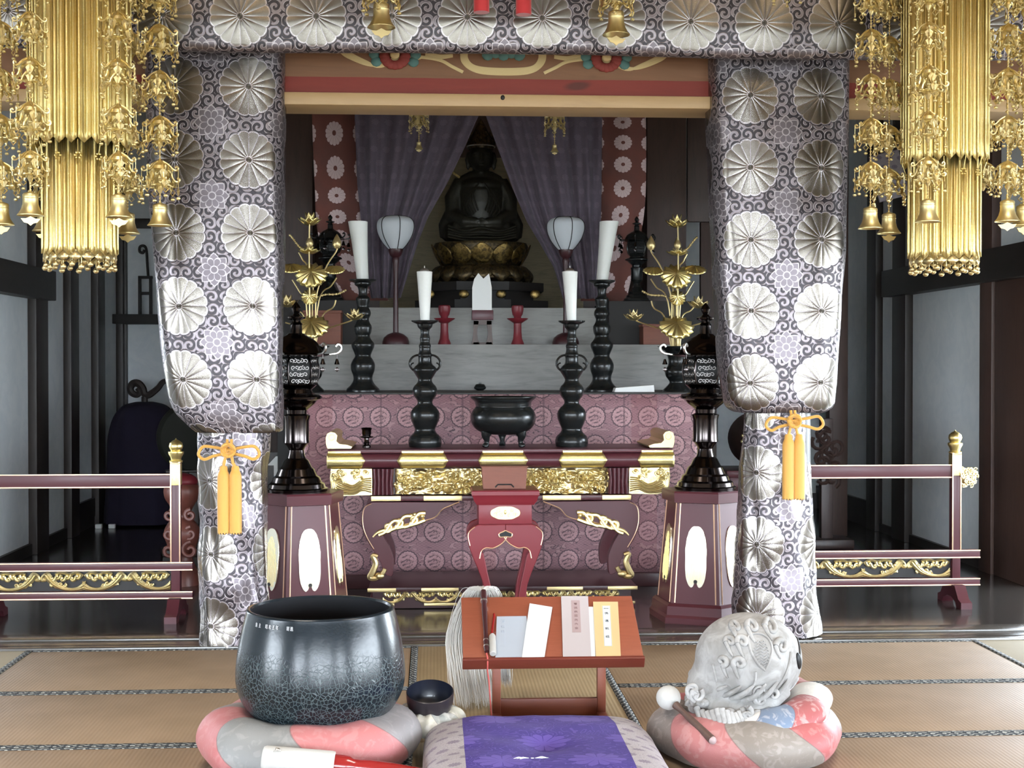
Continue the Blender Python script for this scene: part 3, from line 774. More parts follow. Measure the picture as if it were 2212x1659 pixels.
def cap_mesh(seed):
    """openwork winged cap: curled arms, leaf plates, flower whorl, diamond and bead drops"""
    rnd = random.Random(seed); m = MB()
    m.lathe([(.004, .085), (.010, .080), (.016, .070), (.030, .062), (.036, .050), (.030, .046)], seg=12)
    for k in range(6):
        a = 2 * PI * k / 6 + .2; ca, sa = math.cos(a), math.sin(a)
        T = lambda r, z, o=0.0: (r * ca - o * sa, r * sa + o * ca, z)
        m.tube([T(r, z) for r, z in crv([(.010, .078), (.030, .066), (.046, .050), (.058, .046), (.064, .054), (.058, .060), (.053, .054)], 5)], .0035, 5)
        m.tube([T(r, z) for r, z in crv([(.02, .05), (.038, .038), (.044, .020), (.052, .008), (.064, .006), (.068, .015), (.060, .018)], 5)], .0038, 5)
        m.tube([T(r, z) for r, z in crv([(.012, .03), (.026, .012), (.034, -.006), (.046, -.012), (.050, -.004)], 5)], .0035, 5)
        for (r, z, w_, h) in ((.036, .030, .015, .024), (.054, -.004, .013, .020)):
            pts = [T(r - .004, z + h, 0), T(r + .006, z + h * .3, w_), T(r + .002, z - h * .3, w_ * .5), T(r + .004, z - h, 0), T(r + .002, z - h * .3, -w_ * .5), T(r + .006, z + h * .3, -w_)]
            m.add(pts + [tuple(Vector(p) * .93) for p in pts], [(0, 1, 2, 3, 4, 5), (11, 10, 9, 8, 7, 6)])
        for q in range(2):
            b = .25 * (q * 2 - 1)
            m.ell(((.03 + .02 * q) * math.cos(a + b), (.03 + .02 * q) * math.sin(a + b), .01 - .02 * q), (.009, .009, .005), 6)
        # drop on the tip
        m.tube([T(.064, .05), T(.064, .002)], .0015, 4)
        z = -.022 - .012 * rnd.random()
        m.tube([T(.064, .002), T(.064, z + .012)], .0015, 4)
        m.tube([T(.064, z + .012), T(.064, z, .011), T(.064, z - .012), T(.064, z, -.011)], .0028, 4, closed=True)
        m.ell(T(.064, z - .024), (.008, .008, .006), 7)
    for k in range(8):
        a = 2 * PI * k / 8; m.ell((.018 * math.cos(a), .018 * math.sin(a), -.004), (.010, .010, .005), 6)
    m.lathe([(.003, .04), (.010, .02), (.006, .0), (.012, -.02), (.004, -.035)], seg=8)
    return m
_cap = None; _bell = None; _clap = None
def chain_mesh(L):
    m = MB(); pr = []; n = int(L / .014)
    for k in range(n):
        z = k * L / n; pr += [(.0022, z), (.0058, z + .005), (.0022, z + .010)]
    pr.append((.0022, L)); return m.lathe(pr, seg=6)
def strand(px, ybot, Y, lab, group, first_cap, pitch=95, ncap=6, bell=1.0, cap_s=1.0, clap=True, ztop=ZC - .001):
    global _cap, _bell, _clap
    c = P(px, ybot, Y); s = Y / F_PX
    t = thing('gold_pendant_strand', lab, 'hanging ornament', c, random.uniform(-.4, .4), group)
    chain_mesh(ztop - c.z - .08 * bell).build('bead_chain', MAT['gold_pale'], t).location.z = .08 * bell
    for k in range(ncap):
        z = (ybot - first_cap + k * pitch) * s
        if c.z + z > 4.2: break
        if _cap is None:
            _cap = cap_mesh(3).build('openwork_cap', MAT['gold_carved'], t, ang=30); o = _cap
        else:
            o = _cap.copy(); C.objects.link(o); o.parent = t
        o.location = (0, 0, z); o.rotation_euler = (0, 0, random.random() * 6); o.scale = (cap_s * random.uniform(1.15, 1.32),) * 3
    if bell:
        if _bell is None:
            _bell = MB().lathe([(.006, .108), (.012, .104), (.030, .098), (.034, .092), (.033, .078), (.0345, .076), (.033, .070), (.034, .052), (.040, .030), (.050, .012), (.058, .003), (.058, 0), (.050, .004), (.03, .05)], seg=24).build('wind_bell', MAT['brass'], t)
            o = _bell
        else:
            o = _bell.copy(); C.objects.link(o); o.parent = t
        o.scale = (bell,) * 3
        if clap:
            if _clap is None:
                _clap = MB().prism([(-.042, -.012), (-.02, -.012), (0, -.002), (.02, -.012), (.042, -.012), (.028, -.030), (.012, -.034), (0, -.044), (-.012, -.034), (-.028, -.030)], -.002, .002).build('wind_catcher', MAT['gold_pale'], o); q = _clap
            else:
                q = _clap.copy(); C.objects.link(q); q.parent = o
    return t
gl, gr, gc = 'pendant strands round the left gold lantern', 'pendant strands round the right gold lantern', 'pendant strands hanging before the valance'
strand(3, 486, 6.5, 'gold pendant strand with a bell at the left edge of the photo', gl, 400, 100)
strand(66, 466, 6.25, 'gold pendant strand with a bell on the left side of the left gold lantern', gl, 375, 98)
strand(96, 500, 6.90, 'gold pendant strand half hidden behind the left gold lantern', gl, 425, 98)
strand(257, 470, 6.25, 'gold pendant strand in front of the left gold lantern, at its right side', gl, 378, 98)
strand(276, 505, 6.85, 'gold pendant strand with the lowest bell beside the left gold lantern', gl, 412, 98)
strand(346, 488, 6.5, 'gold pendant strand hanging before the left pillar cover', gl, 398, 96, clap=False)
strand(1880, 494, 6.5, 'gold pendant strand close to the right pillar cover', gr, 392, 96, clap=False)
strand(1920, 505, 6.75, 'gold pendant strand with the lowest bell beside the right gold lantern', gr, 410, 98)
strand(2004, 480, 6.2, 'gold pendant strand in front of the right gold lantern', gr, 382, 97, clap=False)
strand(2124, 300, 6.95, 'gold pendant strand behind the right gold lantern, without a bell', gr, 395, 100, bell=0)
strand(2176, 479, 6.4, 'gold pendant strand to the right of the right gold lantern', gr, 390, 100)
strand(2210, 488, 6.65, 'gold pendant strand with a bell at the right edge of the photo', gr, 408, 100)
strand(824, 60, 6.7, 'gold bell pendant hanging before the valance left of the red tassels', gc, -6, 95, bell=1.15, cap_s=1.15)
strand(1331, 76, 6.7, 'gold bell pendant hanging before the valance right of the red tassels', gc, 6, 95, bell=1.15, cap_s=1.15)
strand(1700, 12, 6.7, 'tip of a gold pendant at the top edge above the right pillar', gc, -22, 95, bell=0)
for px, yb, w_ in ((1040, 27, 'left'), (1131, 32, 'right')):
    c = P(px, yb, 6.9); t = thing('red_tassel', '%s of the two red silk tassels hanging before the valance' % w_, 'tassel', c, 0, 'red tassels')
    rs = [[(r * (1 + .04 * (j % 2)) * math.cos(2 * PI * j / 36), r * (1 + .04 * (j % 2)) * math.sin(2 * PI * j / 36), z) for j in range(36)] for r, z in ((.038, 0), (.037, .15), (.034, .26), (.026, .29), (.02, .30), (.024, .32), (.012, .34))]
    MB().rings(rs).build('fringe', MAT['redtassel'], t)
    MB().tube([(0, 0, .33), (0, 0, ZC - c.z - .001)], .008, 8).build('hanging_cord', MAT['redtassel'], t)
# ------------------------------------------------------------------ railings
def waves(mb, W, H, r=.010, seed=1, front=0.0):
    """gilt openwork of breaking waves, W wide, H high, centred on x, from z=0"""
    n = max(2, int(round(W / (H * 2.3)))); step = W / n; rnd = random.Random(seed)
    def tb(pts, rr, y=0.0): mb.tube([(min(max(x, -W / 2), W / 2), front + y, min(max(z, 0), H)) for x, z in pts], rr, 6)
    for i in range(n):
        x0 = -W / 2 + step * i; d = 1 if i % 2 == 0 else -1
        X = lambda f: x0 + step * (f if d > 0 else 1 - f)
        # rising swell of parallel strands that curls over into a hook
        for k in range(5):
            g = k / 4
            pts = [(X(-.04), H * (.50 - .40 * g)), (X(.16), H * (.16 - .10 * g)), (X(.40 + .03 * g), H * (.14 - .06 * g)), (X(.62 + .05 * g), H * (.40 - .12 * g)), (X(.74 + .10 * g), H * (.70 - .10 * g)), (X(.82 + .10 * g), H * (.92 - .10 * g)), (X(.92 + .05 * g), H * (.86 - .16 * g)), (X(.94 + .03 * g), H * (.66 - .12 * g)), (X(.88), H * (.60 - .05 * g))]
            c = crv(pts, 5); tb(c, [r * (.35 + .55 * math.sin(PI * (q + 4) / (len(c) + 6))) for q in range(len(c))], -.004 * (k % 2))
        # crest with foam fingers
        c = crv([(X(.02), H * .78), (X(.16), H * .95), (X(.34), H * .88), (X(.50), H * .96), (X(.66), H * .88)], 6)
        tb(c, [r * .9] * len(c))
        for k in range(6):
            f = .06 + .115 * k; z = H * (.86 - .10 * (k % 2))
            p = [(X(f), z), (X(f + .03), z - H * .16), (X(f + .085), z - H * .22), (X(f + .12), z - H * .12), (X(f + .095), z - H * .06)]
            c = crv(p, 4); tb(c, [r * (.95 - .4 * q / len(c)) for q in range(len(c))], -.003); mb.ell((X(f + .095), front - .005, z - H * .07), r * .95, 7)
        for k in range(4):
            f = .44 + .10 * k; sp = spiral(X(f), H * (.30 + .05 * (k % 2)), H * .10, H * .02, rnd.random() * 6, 1.1 * d, 10); tb(sp, [r * (.75 - .3 * q / 10) for q in range(11)], -.002)
    return mb
def railing(name_label, loc, rz, L, H, out_l, out_r):
    t = thing('altar_railing', name_label, 'railing', loc, rz, None)
    h = L / 2
    zs = dict(top=(H * .73, H * .80), mid=(H * .272, H * .312), pan=(H * .155, H * .262), bot=(H * .115, H * .150))
    for a in (-1, 1):
        p = MB().bb(a * h - .026, a * h + .026, -.03, .03, H * .10, H * .865, .004)
        po = p.build('post', MAT['maroon'], t)
        e = MB()
        for s in (-1, 1): e.bb(a * h + s * .026 - .004, a * h + s * .026 + .004, -.034, -.028, H * .31, H * .865, .001)
        e.bb(a * h - .03, a * h + .03, -.034, -.028, H * .86, H * .87, .001); e.build('gilt_edge', MAT['rose_gold'], po)
        f = MB().bb(a * h - .029, a * h + .029, -.033, .033, H * .74, H * .86, .003); f.build('gilt_fitting', MAT['gold_engr'], po)
        f = MB().lathe([(.038, H * .865), (.040, H * .875), (.030, H * .880), (.034, H * .895), (.046, H * .915), (.046, H * .925), (.030, H * .93), (.038, H * .942), (.042, H * .955), (.038, H * .972), (.022, H * .985), (.006, H * .992), (.002, H)], (a * h, 0, 0), 18)
        f.build('finial', MAT['gold'], po)
        # foot: arched pair
        ft = MB()
        prof = [(-.20, 0), (-.12, 0), (-.10, .03), (-.035, .055), (.035, .055), (.10, .03), (.12, 0), (.20, 0), (.20, .04), (.15, .055), (.09, H * .118), (-.09, H * .118), (-.15, .055), (-.20, .04)]
        ft.prism(prof, -.035, .035, Matrix.Translation((a * h, 0, 0)) @ Matrix.Rotation(PI / 2, 4, 'Z'))
        ft.build('foot', MAT['maroon'], t)
    for nm_, (z0, z1), o in (('top_rail', zs['top'], 0), ('middle_rail', zs['mid'], 1), ('bottom_rail', zs['bot'], 1)):
        x0, x1 = -h - (out_l if o else 0), h + (out_r if o else 0)
        r = MB().bb(x0, x1, -.022 - .012 * o, .022 + .012 * o, z0, z1, .003).build(nm_, MAT['maroon'], t)
        e = MB()
        for z in (z0, z1): e.bb(x0 - .001, x1 + .001, -.027 - .012 * o, -.021 - .012 * o, z - .004, z + .004, .001)
        e.build('gilt_edge', MAT['rose_gold'], r)
    b = MB().bb(-h + .026, h - .026, .004, .012, *zs['pan']).build('panel_back', MAT['soot'], t)
    w_ = MB(); waves(w_, L - .07, zs['pan'][1] - zs['pan'][0], .0105, int(abs(loc[0]) * 10), -.006)
    wv = w_.build('carved_wave_panel', MAT['gold_carved'], t); wv.location.z = zs['pan'][0]
    return t
def lion_nose(t, x):
    m = MB(); rnd = random.Random(5)
    m.ell((x + .06, -.005, .80), (.05, .035, .042), 12)
    for k in range(46):
        a, b = rnd.uniform(-1.3, 1.3), rnd.uniform(0, 2 * PI); 
        p = (x + .02 + .10 * rnd.random(), -.005 - .035 * abs(math.sin(b)), .80 + .052 * math.cos(b)); sp = spiral(p[0], p[2], .014, .004, rnd.random() * 6, 1.0, 8)
        m.tube([(q[0], p[1], q[1]) for q in sp], .005, 5)
    for s in (-1, 1): m.ell((x + .105, -.02, .79 + s * .018), (.022, .02, .010), 8)
    m.ell((x + .095, -.035, .825), .009, 8); m.build('lion_head', MAT['gold_carved'], t)
g1, g2 = G(3, 1322), G(403, 1322); g1.y = g2.y = 8.34
HL = 1.07
tl = railing('maroon lacquered railing with gilt waves at the left side of the hall', ((g1.x + g2.x) / 2, 8.34, 0), 0, XA(403, 8.34) - XA(3, 8.34), HL, .12, .10)
YR = 8.55
tr = railing('maroon lacquered railing with gilt waves at the right, a gilt lion head on its post', ((XA(2064, YR) + XA(1664, YR)) / 2, YR, 0), 0, XA(2064, YR) - XA(1664, YR), HL * 1.025, .10, .15)
lion_nose(tr, (XA(2064, YR) - XA(1664, YR)) / 2 + .005)

# ------------------------------------------------------------------ hexagonal stands and bronze lanterns
def hex_ring(r, z, a0): return [(r * math.cos(a0 + PI / 3 * k), r * math.sin(a0 + PI / 3 * k), z) for k in range(6)]
def hex_stand(lab, px, Y, a0):
    c = P(px, 790, Y); t = thing('hexagonal_stand', lab, 'stand', (c.x, c.y, 0), a0)
    k3 = PI / 3; top = .765
    MB().rings([hex_ring(.335, 0, 0), hex_ring(.335, .035, 0), hex_ring(.322, .05, 0), hex_ring(.318, .10, 0), hex_ring(.30, .115, 0)]).build('base', MAT['maroon'], t, ang=20)
    MB().rings([hex_ring(.288, .115, 0), hex_ring(.232, .70, 0)]).build('body', MAT['maroon'], t, ang=20)
    MB().rings([hex_ring(.236, .695, 0), hex_ring(.258, .70, 0), hex_ring(.262, .755, 0), hex_ring(.254, top, 0)]).build('top_plate', MAT['maroon'], t, ang=20)
    e = MB()
    for k in range(6):
        for sgn in (-1, 1):
            a = k3 * k + sgn * .07
            r0, r1 = .287 * math.cos(.5 * k3) / math.cos(.5 * k3 - .07), .232 * math.cos(.5 * k3) / math.cos(.5 * k3 - .07)
            e.tube([(r0 * math.cos(a), r0 * math.sin(a), .118), (r1 * math.cos(a), r1 * math.sin(a), .695)], .0045, 6)
    e.build('gilt_edge', MAT['rose_gold'], t)
    for k in range(6):
        a = k3 * (k + .5); n = Vector((math.cos(a), math.sin(a), 0)); e_ = Vector((-math.sin(a), math.cos(a), 0))
        def pt(u, z, out=.0):
            ap = (.288 + (.232 - .288) * (z - .115) / .585) * math.cos(PI / 6); return n * (ap + out) + e_ * u + Vector((0, 0, z))
        # oval gilt plate with a notch at the foot, ribbed
        z0, z1, hw = .205, .565, .062
        outl = []
        N = 44
        for i in range(N):
            th = 2 * PI * i / N; ux, uz = math.cos(th), math.sin(th)
            x = hw * math.copysign(abs(ux) ** .75, ux) * (1 - .10 * uz); z = (z0 + z1) / 2 + (z1 - z0) / 2 * math.copysign(abs(uz) ** .75, uz)
            if uz < -.55: z += .045 * max(0, 1 - abs(x) / .02)
            if uz > 0: x *= 1 + .05 * abs(math.sin(th * 9))
            outl.append((x, z))
        m = MB(); f_ = [pt(x, z, .006) for x, z in outl]; b_ = [pt(x * 1.03, z, .0005) for x, z in outl]
        m.add(b_ + f_, [(i, (i + 1) % N, N + (i + 1) % N, N + i) for i in range(N)]); m.add([pt(0, .40, .006)] + f_, [(0, 1 + i, 1 + (i + 1) % N) for i in range(N)])
        pl = m.build('gilt_panel', MAT['gold_mirror'], t, ang=30)
        r = MB()
        for q in range(-6, 7):
            x = q * .0085; r.tube([pt(x, .235 + .03 * (abs(q) > 4), .0065), pt(x, .52 - .004 * q * q, .0065)], .0011, 4)
        r.build('rib_lines', MAT['gold_engr'], pl)
        MB().lathe([(.012, 0), (.012, .004)], pt(0, .245, .004), 8, m=Matrix.Rotation(a, 3, 'Z') @ Matrix.Rotation(PI / 2, 3, 'Y')).build('lock_boss', MAT['soot'], pl)
    return t, top
def bronze_lantern(lab, px, Y, z0, a0, sc=1.0, mat='bronze'):
    c = P(px, 790, Y); t = thing('bronze_lantern', lab, 'lantern', (c.x, c.y, z0), a0)
    s = 8.2 / F_PX * sc; L = lambda pr: [(r * s, (1056 - y) * s) for y, r in pr]
    M_ = MAT[mat]
    m = MB().lathe(L([(1056, 66), (1050, 67), (1048, 62), (1040, 60), (1036, 54), (1026, 50), (1022, 44), (1008, 38), (1004, 33), (990, 26), (985, 20), (975, 17), (968, 16), (962, 19), (958, 22), (954, 25)]), seg=30); m.build('foot', M_, t, ang=25)
    m = MB().lathe(L([(954, 25), (952, 28), (945, 27), (905, 27), (898, 29), (894, 30)]), seg=30)
    m.build('stem', M_, t, ang=25)
    m = MB().lathe(L([(894, 30), (890, 22), (882, 23), (876, 30), (868, 40), (862, 44), (858, 54), (854, 55), (850, 50), (846, 36), (838, 33), (832, 40), (828, 44)]), seg=30); m.build('bowl', M_, t, ang=25)
    m = MB(); pr = L([(828, 40), (815, 46), (800, 48.5), (785, 47), (772, 42), (768, 38)])
    m.lathe(pr, seg=6); cg = m.build('fire_box', MAT['black'], t, ang=20)
    k = MB()
    for q in range(6):
        a = PI / 3 * q
        k.tube([(r * 1.02 * math.cos(a), r * 1.02 * math.sin(a), z) for r, z in pr], .006, 6)
    k.tube([(r_[0] , r_[1], pr[0][1]) for r_ in hex_ring(pr[0][0] * 1.02, 0, 0)], .006, 6, closed=True)
    k.build('corner_rib', M_, cg)
    rnd = random.Random(3)
    for q in range(6):
        g = MB()
        a = PI / 3 * (q + .5); n = Vector((math.cos(a), math.sin(a), 0)); e_ = Vector((-math.sin(a), math.cos(a), 0))
        for i in range(20):
            u, z = (-.045 + .09 * ((i % 5) + .5 * ((i // 5) % 2)) / 4.5) * sc, (1056 - (777 + 14.5 * (i // 5))) * s
            base = 47.5 * s * math.cos(PI / 6) * (1.0 - abs(z - (1056 - 798) * s) * .7) + .004
            sp = spiral(u, z, .014 * sc, .003 * sc, rnd.random() * 6, rnd.choice((-1, 1)) * 1.1, 10)
            g.tube([n * base + e_ * x + Vector((0, 0, zz)) for x, zz in sp], .0028 * sc, 5)
        g.build('openwork_scroll', MAT['bronze_pale'] if mat == 'bronze' else M_, cg)
    m = MB().lathe(L([(768, 40), (765, 58), (761, 60), (757, 56), (750, 53), (738, 46), (728, 34), (722, 22), (718, 17)]), seg=30); rf = m.build('roof', M_, t, ang=30)
    # hexagonal brim with upturned silver-tipped corner scrolls and hanging bells
    br = MB().rings([hex_ring(72 * s, (1056 - 762) * s, 0), hex_ring(74 * s, (1056 - 764) * s, 0), hex_ring(58 * s, (1056 - 768) * s, 0)]); br.build('brim', M_, rf, ang=20)
    for q in range(6):
        a = PI / 3 * q; ca, sa = math.cos(a), math.sin(a)
        pts = [(62, -1), (76, 2), (88, 4), (96, 10), (97, 19), (90, 23), (85, 18)]
        o = MB().tube([(r * s * ca, r * s * sa, (1056 - 764 + z) * s) for r, z in crv(pts, 5)], [(.004 + .005 * min(1, i / 12)) * sc for i in range(31)], 7).build('corner_scroll', MAT['silver'] if mat == 'bronze' else M_, rf)
        b = MB().lathe([(.002, .0), (.002, -.03), (.007, -.033), (.010, -.045), (.016, -.062), (.014, -.064), (.004, -.05)], (88 * s * ca, 88 * s * sa, (1056 - 764 + 3) * s), 10)
        b.box((88 * s * ca, 88 * s * sa, (1056 - 764) * s - .085), (.022, .003, .022), .002, Matrix.Rotation(PI / 4, 3, 'Y')); b.build('hanging_bell', MAT['bronze'], rf)
    m = MB().lathe(L([(719, 14), (716, 13), (700, 12), (698, 14), (694, 10), (690, 9), (686, 20), (683, 21), (680, 10), (675, 6), (670, 9), (664, 11), (658, 8), (650, 1)]), seg=20); m.build('finial', M_, t, ang=30)
    return t
YS = 8.2
hex_stand('maroon hexagonal stand with gilt oval panels, carrying the left bronze lantern', 648, YS, PI / 6 - .20 + PI / 3)
hex_stand('maroon hexagonal stand with gilt oval panels, carrying the right bronze lantern', 1522, YS, PI / 6 + .12 + PI / 3)
bronze_lantern('polished bronze lantern on the left hexagonal stand', 640, YS, .765, .25)
bronze_lantern('polished bronze lantern on the right hexagonal stand', 1524, YS, .765, -.15)

# ------------------------------------------------------------------ offering desk
YD = 8.6; sd = YD / F_PX; CXD = 1083
dk = thing('offering_desk', 'long maroon lacquered offering desk with gilt carving before the altar', 'desk', (XA(CXD, YD), YD, 0))
dx = lambda px: (px - CXD) * sd
dz = lambda py: ZA(py, YD, CXD)
DD = .55
MB().bb(dx(710), dx(1456), -.01, DD, dz(978), dz(970), .004).build('table_top', MAT['maroon'], dk)
m = MB()
ap = [(0, dz(979)), (-.022, dz(984)), (-.03, dz(994)), (-.022, dz(1004)), (0, dz(1010))]
m.rings([[(x, y, z) for y, z in ap] + [(x, .10, ap[-1][1]), (x, .10, ap[0][1])] for x in (dx(708), dx(1458))]); m.bb(dx(712), dx(1454), .1, DD - .02, dz(1010), dz(979)); m.build('frieze', MAT['maroon'], dk, ang=50)
def bracket(x0, x1, tri):
    m = MB(); y_ = [(a - .004, z) for a, z in ap]
    xs = [(x0, 0), (x0 + .02, .0), (x1 - .02, 0), (x1, 0)]
    cols = [(x0 + (.02 if tri[0] else 0), (0, 4)), ]
    N = 12
    def edge(s, z):                                   # pointed ends
        f = 1 - abs((z - dz(994)) / (dz(979) - dz(994)))
        return s * .022 * f
    m.grid(lambda a, b: ((x0 - (edge(1, y_z(b)[1]) if tri[0] else 0)) * (1 - a) + (x1 + (edge(1, y_z(b)[1]) if tri[1] else 0)) * a, y_z(b)[0], y_z(b)[1]), 16, N)
    return m
def y_z(b):
    k = b * (len(ap) - 1); i = min(int(k), len(ap) - 2); f = k - i
    return (ap[i][0] + (ap[i + 1][0] - ap[i][0]) * f - .005, ap[i][1] + (ap[i + 1][1] - ap[i][1]) * f)
for x0, x1, tr_ in ((708, 782, (0, 1)), (866, 960, (1, 1)), (1040, 1132, (1, 1)), (1214, 1304, (1, 1)), (1386, 1459, (1, 0))):
    o = bracket(dx(x0), dx(x1), tr_).build('gilt_fitting', MAT['gold_engr'], dk, ang=60, solid=.004)
    MB().bb(dx(x0 + 2), dx(x1 - 2), -.016, .02, dz(979), dz(973), .003).build('gilt_strip', MAT['gold'], o)
for s in (-1, 1):                                       # upturned ends
    X = lambda d: s * d
    pts = [(dx(1457), dz(968)), (dx(1407), dz(968)), (dx(1404), dz(964)), (dx(1415), dz(960)), (dx(1432), dz(958)), (dx(1438), dz(952)), (dx(1436), dz(940)), (dx(1441), dz(934)), (dx(1450), dz(932)), (dx(1458), dz(936)), (dx(1461), dz(946)), (dx(1460), dz(960))]
    m = MB().prism([(X(a), b) for a, b in pts], 0, DD - .03); m.tube([(X(q[0]), -.004, q[1]) for q in spiral(dx(1448), dz(944), .018, .018, 0, 1, 16)], .003, 5)
    m.build('scroll_end', MAT['gold_pale'], dk, ang=35)
# gilt dragon frieze, ribbed blocks, wave wings
def relief(x0, x1, z0, z1, seed, yf=0.0, depth=.035, nu=150, nv=34, taper=0.0):
    rnd = random.Random(seed); m = MB()
    def h(u, z):
        v = Vector((u * 16, z * 22, seed)); a = noise.noise(v) ; b = noise.noise(v * 2.3 + Vector((3, 1, 0)))
        return depth * (.35 + .65 * abs(a) * 1.4 + .35 * abs(b))
    m.grid(lambda a, b: (x0 + (x1 - x0) * a, yf - h(x0 + (x1 - x0) * a, z0 + (z1 - z0) * b) * min(1, 14 * a, 14 * (1 - a)) ** .5, z0 + (z1 - z0) * b), nu, nv)
    W, H = x1 - x0, z1 - z0
    for k in range(int(W * 130)):
        u, z = x0 + W * rnd.random(), z0 + H * rnd.uniform(.12, .88); rnd_w = rnd.choice((.005, .007, .007, .011))
        sp = spiral(u, z, H * rnd.uniform(.08, .26), H * .03, rnd.random() * 6, rnd.choice((-1, 1)) * rnd.uniform(.4, 1.2), 10)
        m.tube([(min(max(p[0], x0), x1), yf - depth * 1.1 + .004 * math.sin(i), min(max(p[1], z0), z1)) for i, p in enumerate(sp)], [rnd_w * (1 - .06 * i) for i in range(11)], 6)
    for q in range(0):
        f0 = .05 + .5 * q; body = crv([(x0 + W * (f0 + .06 * i), yf - depth * 1.2, z0 + H * (.5 + .32 * math.sin(i * 1.5 + q * 2))) for i in range(7)], 6)
        if W > .5: m.tube(body, [.016 * (.4 + .9 * math.sin(PI * (i + 2) / 41)) for i in range(len(body))], 8)
    return m
zt_, zb_ = dz(1012), dz(1068)
MB().bb(dx(800), dx(1366), .045, DD - .05, zb_, zt_).build('waist', MAT['maroon_dark'], dk)
relief(dx(853), dx(1316), zb_ + .002, zt_ - .002, 4, .045).build('dragon_frieze', MAT['gold_carved'], dk, ang=60)
for s in (-1, 1):
    m = MB(); xa_, xb_ = sorted((s * (1338 - CXD + 24) * sd, s * (1338 - CXD - 22) * sd))
    n = 5
    prof = [(xa_, .05)]
    for k in range(n):
        for q in range(5): prof.append((xa_ + (xb_ - xa_) * (k + q / 5) / n, .012 - .016 * math.sin(PI * q / 5)))
    prof += [(xb_, .012), (xb_, .05)]
    rs = []
    for z, sc_ in ((zb_, 1.0), ((zb_ + zt_) / 2, .92), (zt_, 1.05)): rs.append([((x - (xa_ + xb_) / 2) * sc_ + (xa_ + xb_) / 2, y, z) for x, y in prof])
    m.rings(rs); m.build('ribbed_block', MAT['maroon'], dk, ang=60)
    # wave wing beyond the block
    x_in, x_out = s * (1362 - CXD) * sd, s * (1450 - CXD) * sd
    outl = [(x_in, zt_), (x_out, zt_), (s * (1452 - CXD) * sd, dz(1030)), (s * (1450 - CXD) * sd, dz(1052)), (s * (1438 - CXD) * sd, dz(1066)), (s * (1424 - CXD) * sd, dz(1070)), (x_in, dz(1068))]
    w_ = MB().prism(outl, .01, .05)
    for k in range(7):
        o_ = k * .011
        w_.tube([(s * a, .008 - .002 * (k % 2), z) for a, z in crv([(abs(x_in) + .004, dz(1062) - o_ * .0 + o_ * 1.3), (abs(x_in) + .06, dz(1058) + o_), (abs(x_in) + .12, dz(1066) + o_ * .8), (abs(x_out) - .03 - o_ * .4, dz(1060) + o_), (abs(x_out) - .012 - o_, dz(1040)), (abs(x_out) - .05 - o_ * .6, dz(1030) - o_ * .6), (abs(x_out) - .075, dz(1042))], 6)], .0055, 6)
    rnd = random.Random(8)
    for k in range(20):
        u, z = abs(x_in) + .02 + rnd.random() * (abs(x_out) - abs(x_in) - .03), zt_ - .012 - rnd.random() * .05
        w_.tube([(s * p[0], .002 - .01 * rnd.random(), p[1]) for p in spiral(u, z, .017, .005, rnd.random() * 6, 1.1, 9)], .006, 5); w_.ell((s * u, .002, z), .009, 7)
    w_.build('carved_wave_wing', MAT['gold_carved'], dk, ang=50)
MB().bb(dx(799), dx(1368), -.005, DD - .02, dz(1081), dz(1070), .005).build('lower_shelf', MAT['maroon'], dk)
m = MB()
for a, b in ((802, 866), (915, 998), (1172, 1256), (1302, 1366)): m.bb(dx(a), dx(b), -.010, .01, dz(1081), dz(1070), .004)
m.build('gilt_strip', MAT['gold_pale'], dk)
lo = [(805, 1083), (789, 1092), (781, 1112), (782, 1135), (790, 1160), (806, 1186), (822, 1212), (829, 1235), (846, 1243), (850, 1225), (849, 1200), (838, 1172), (827, 1152), (845, 1140), (880, 1130), (915, 1124), (940, 1116), (955, 1100), (972, 1092), (992, 1084)]
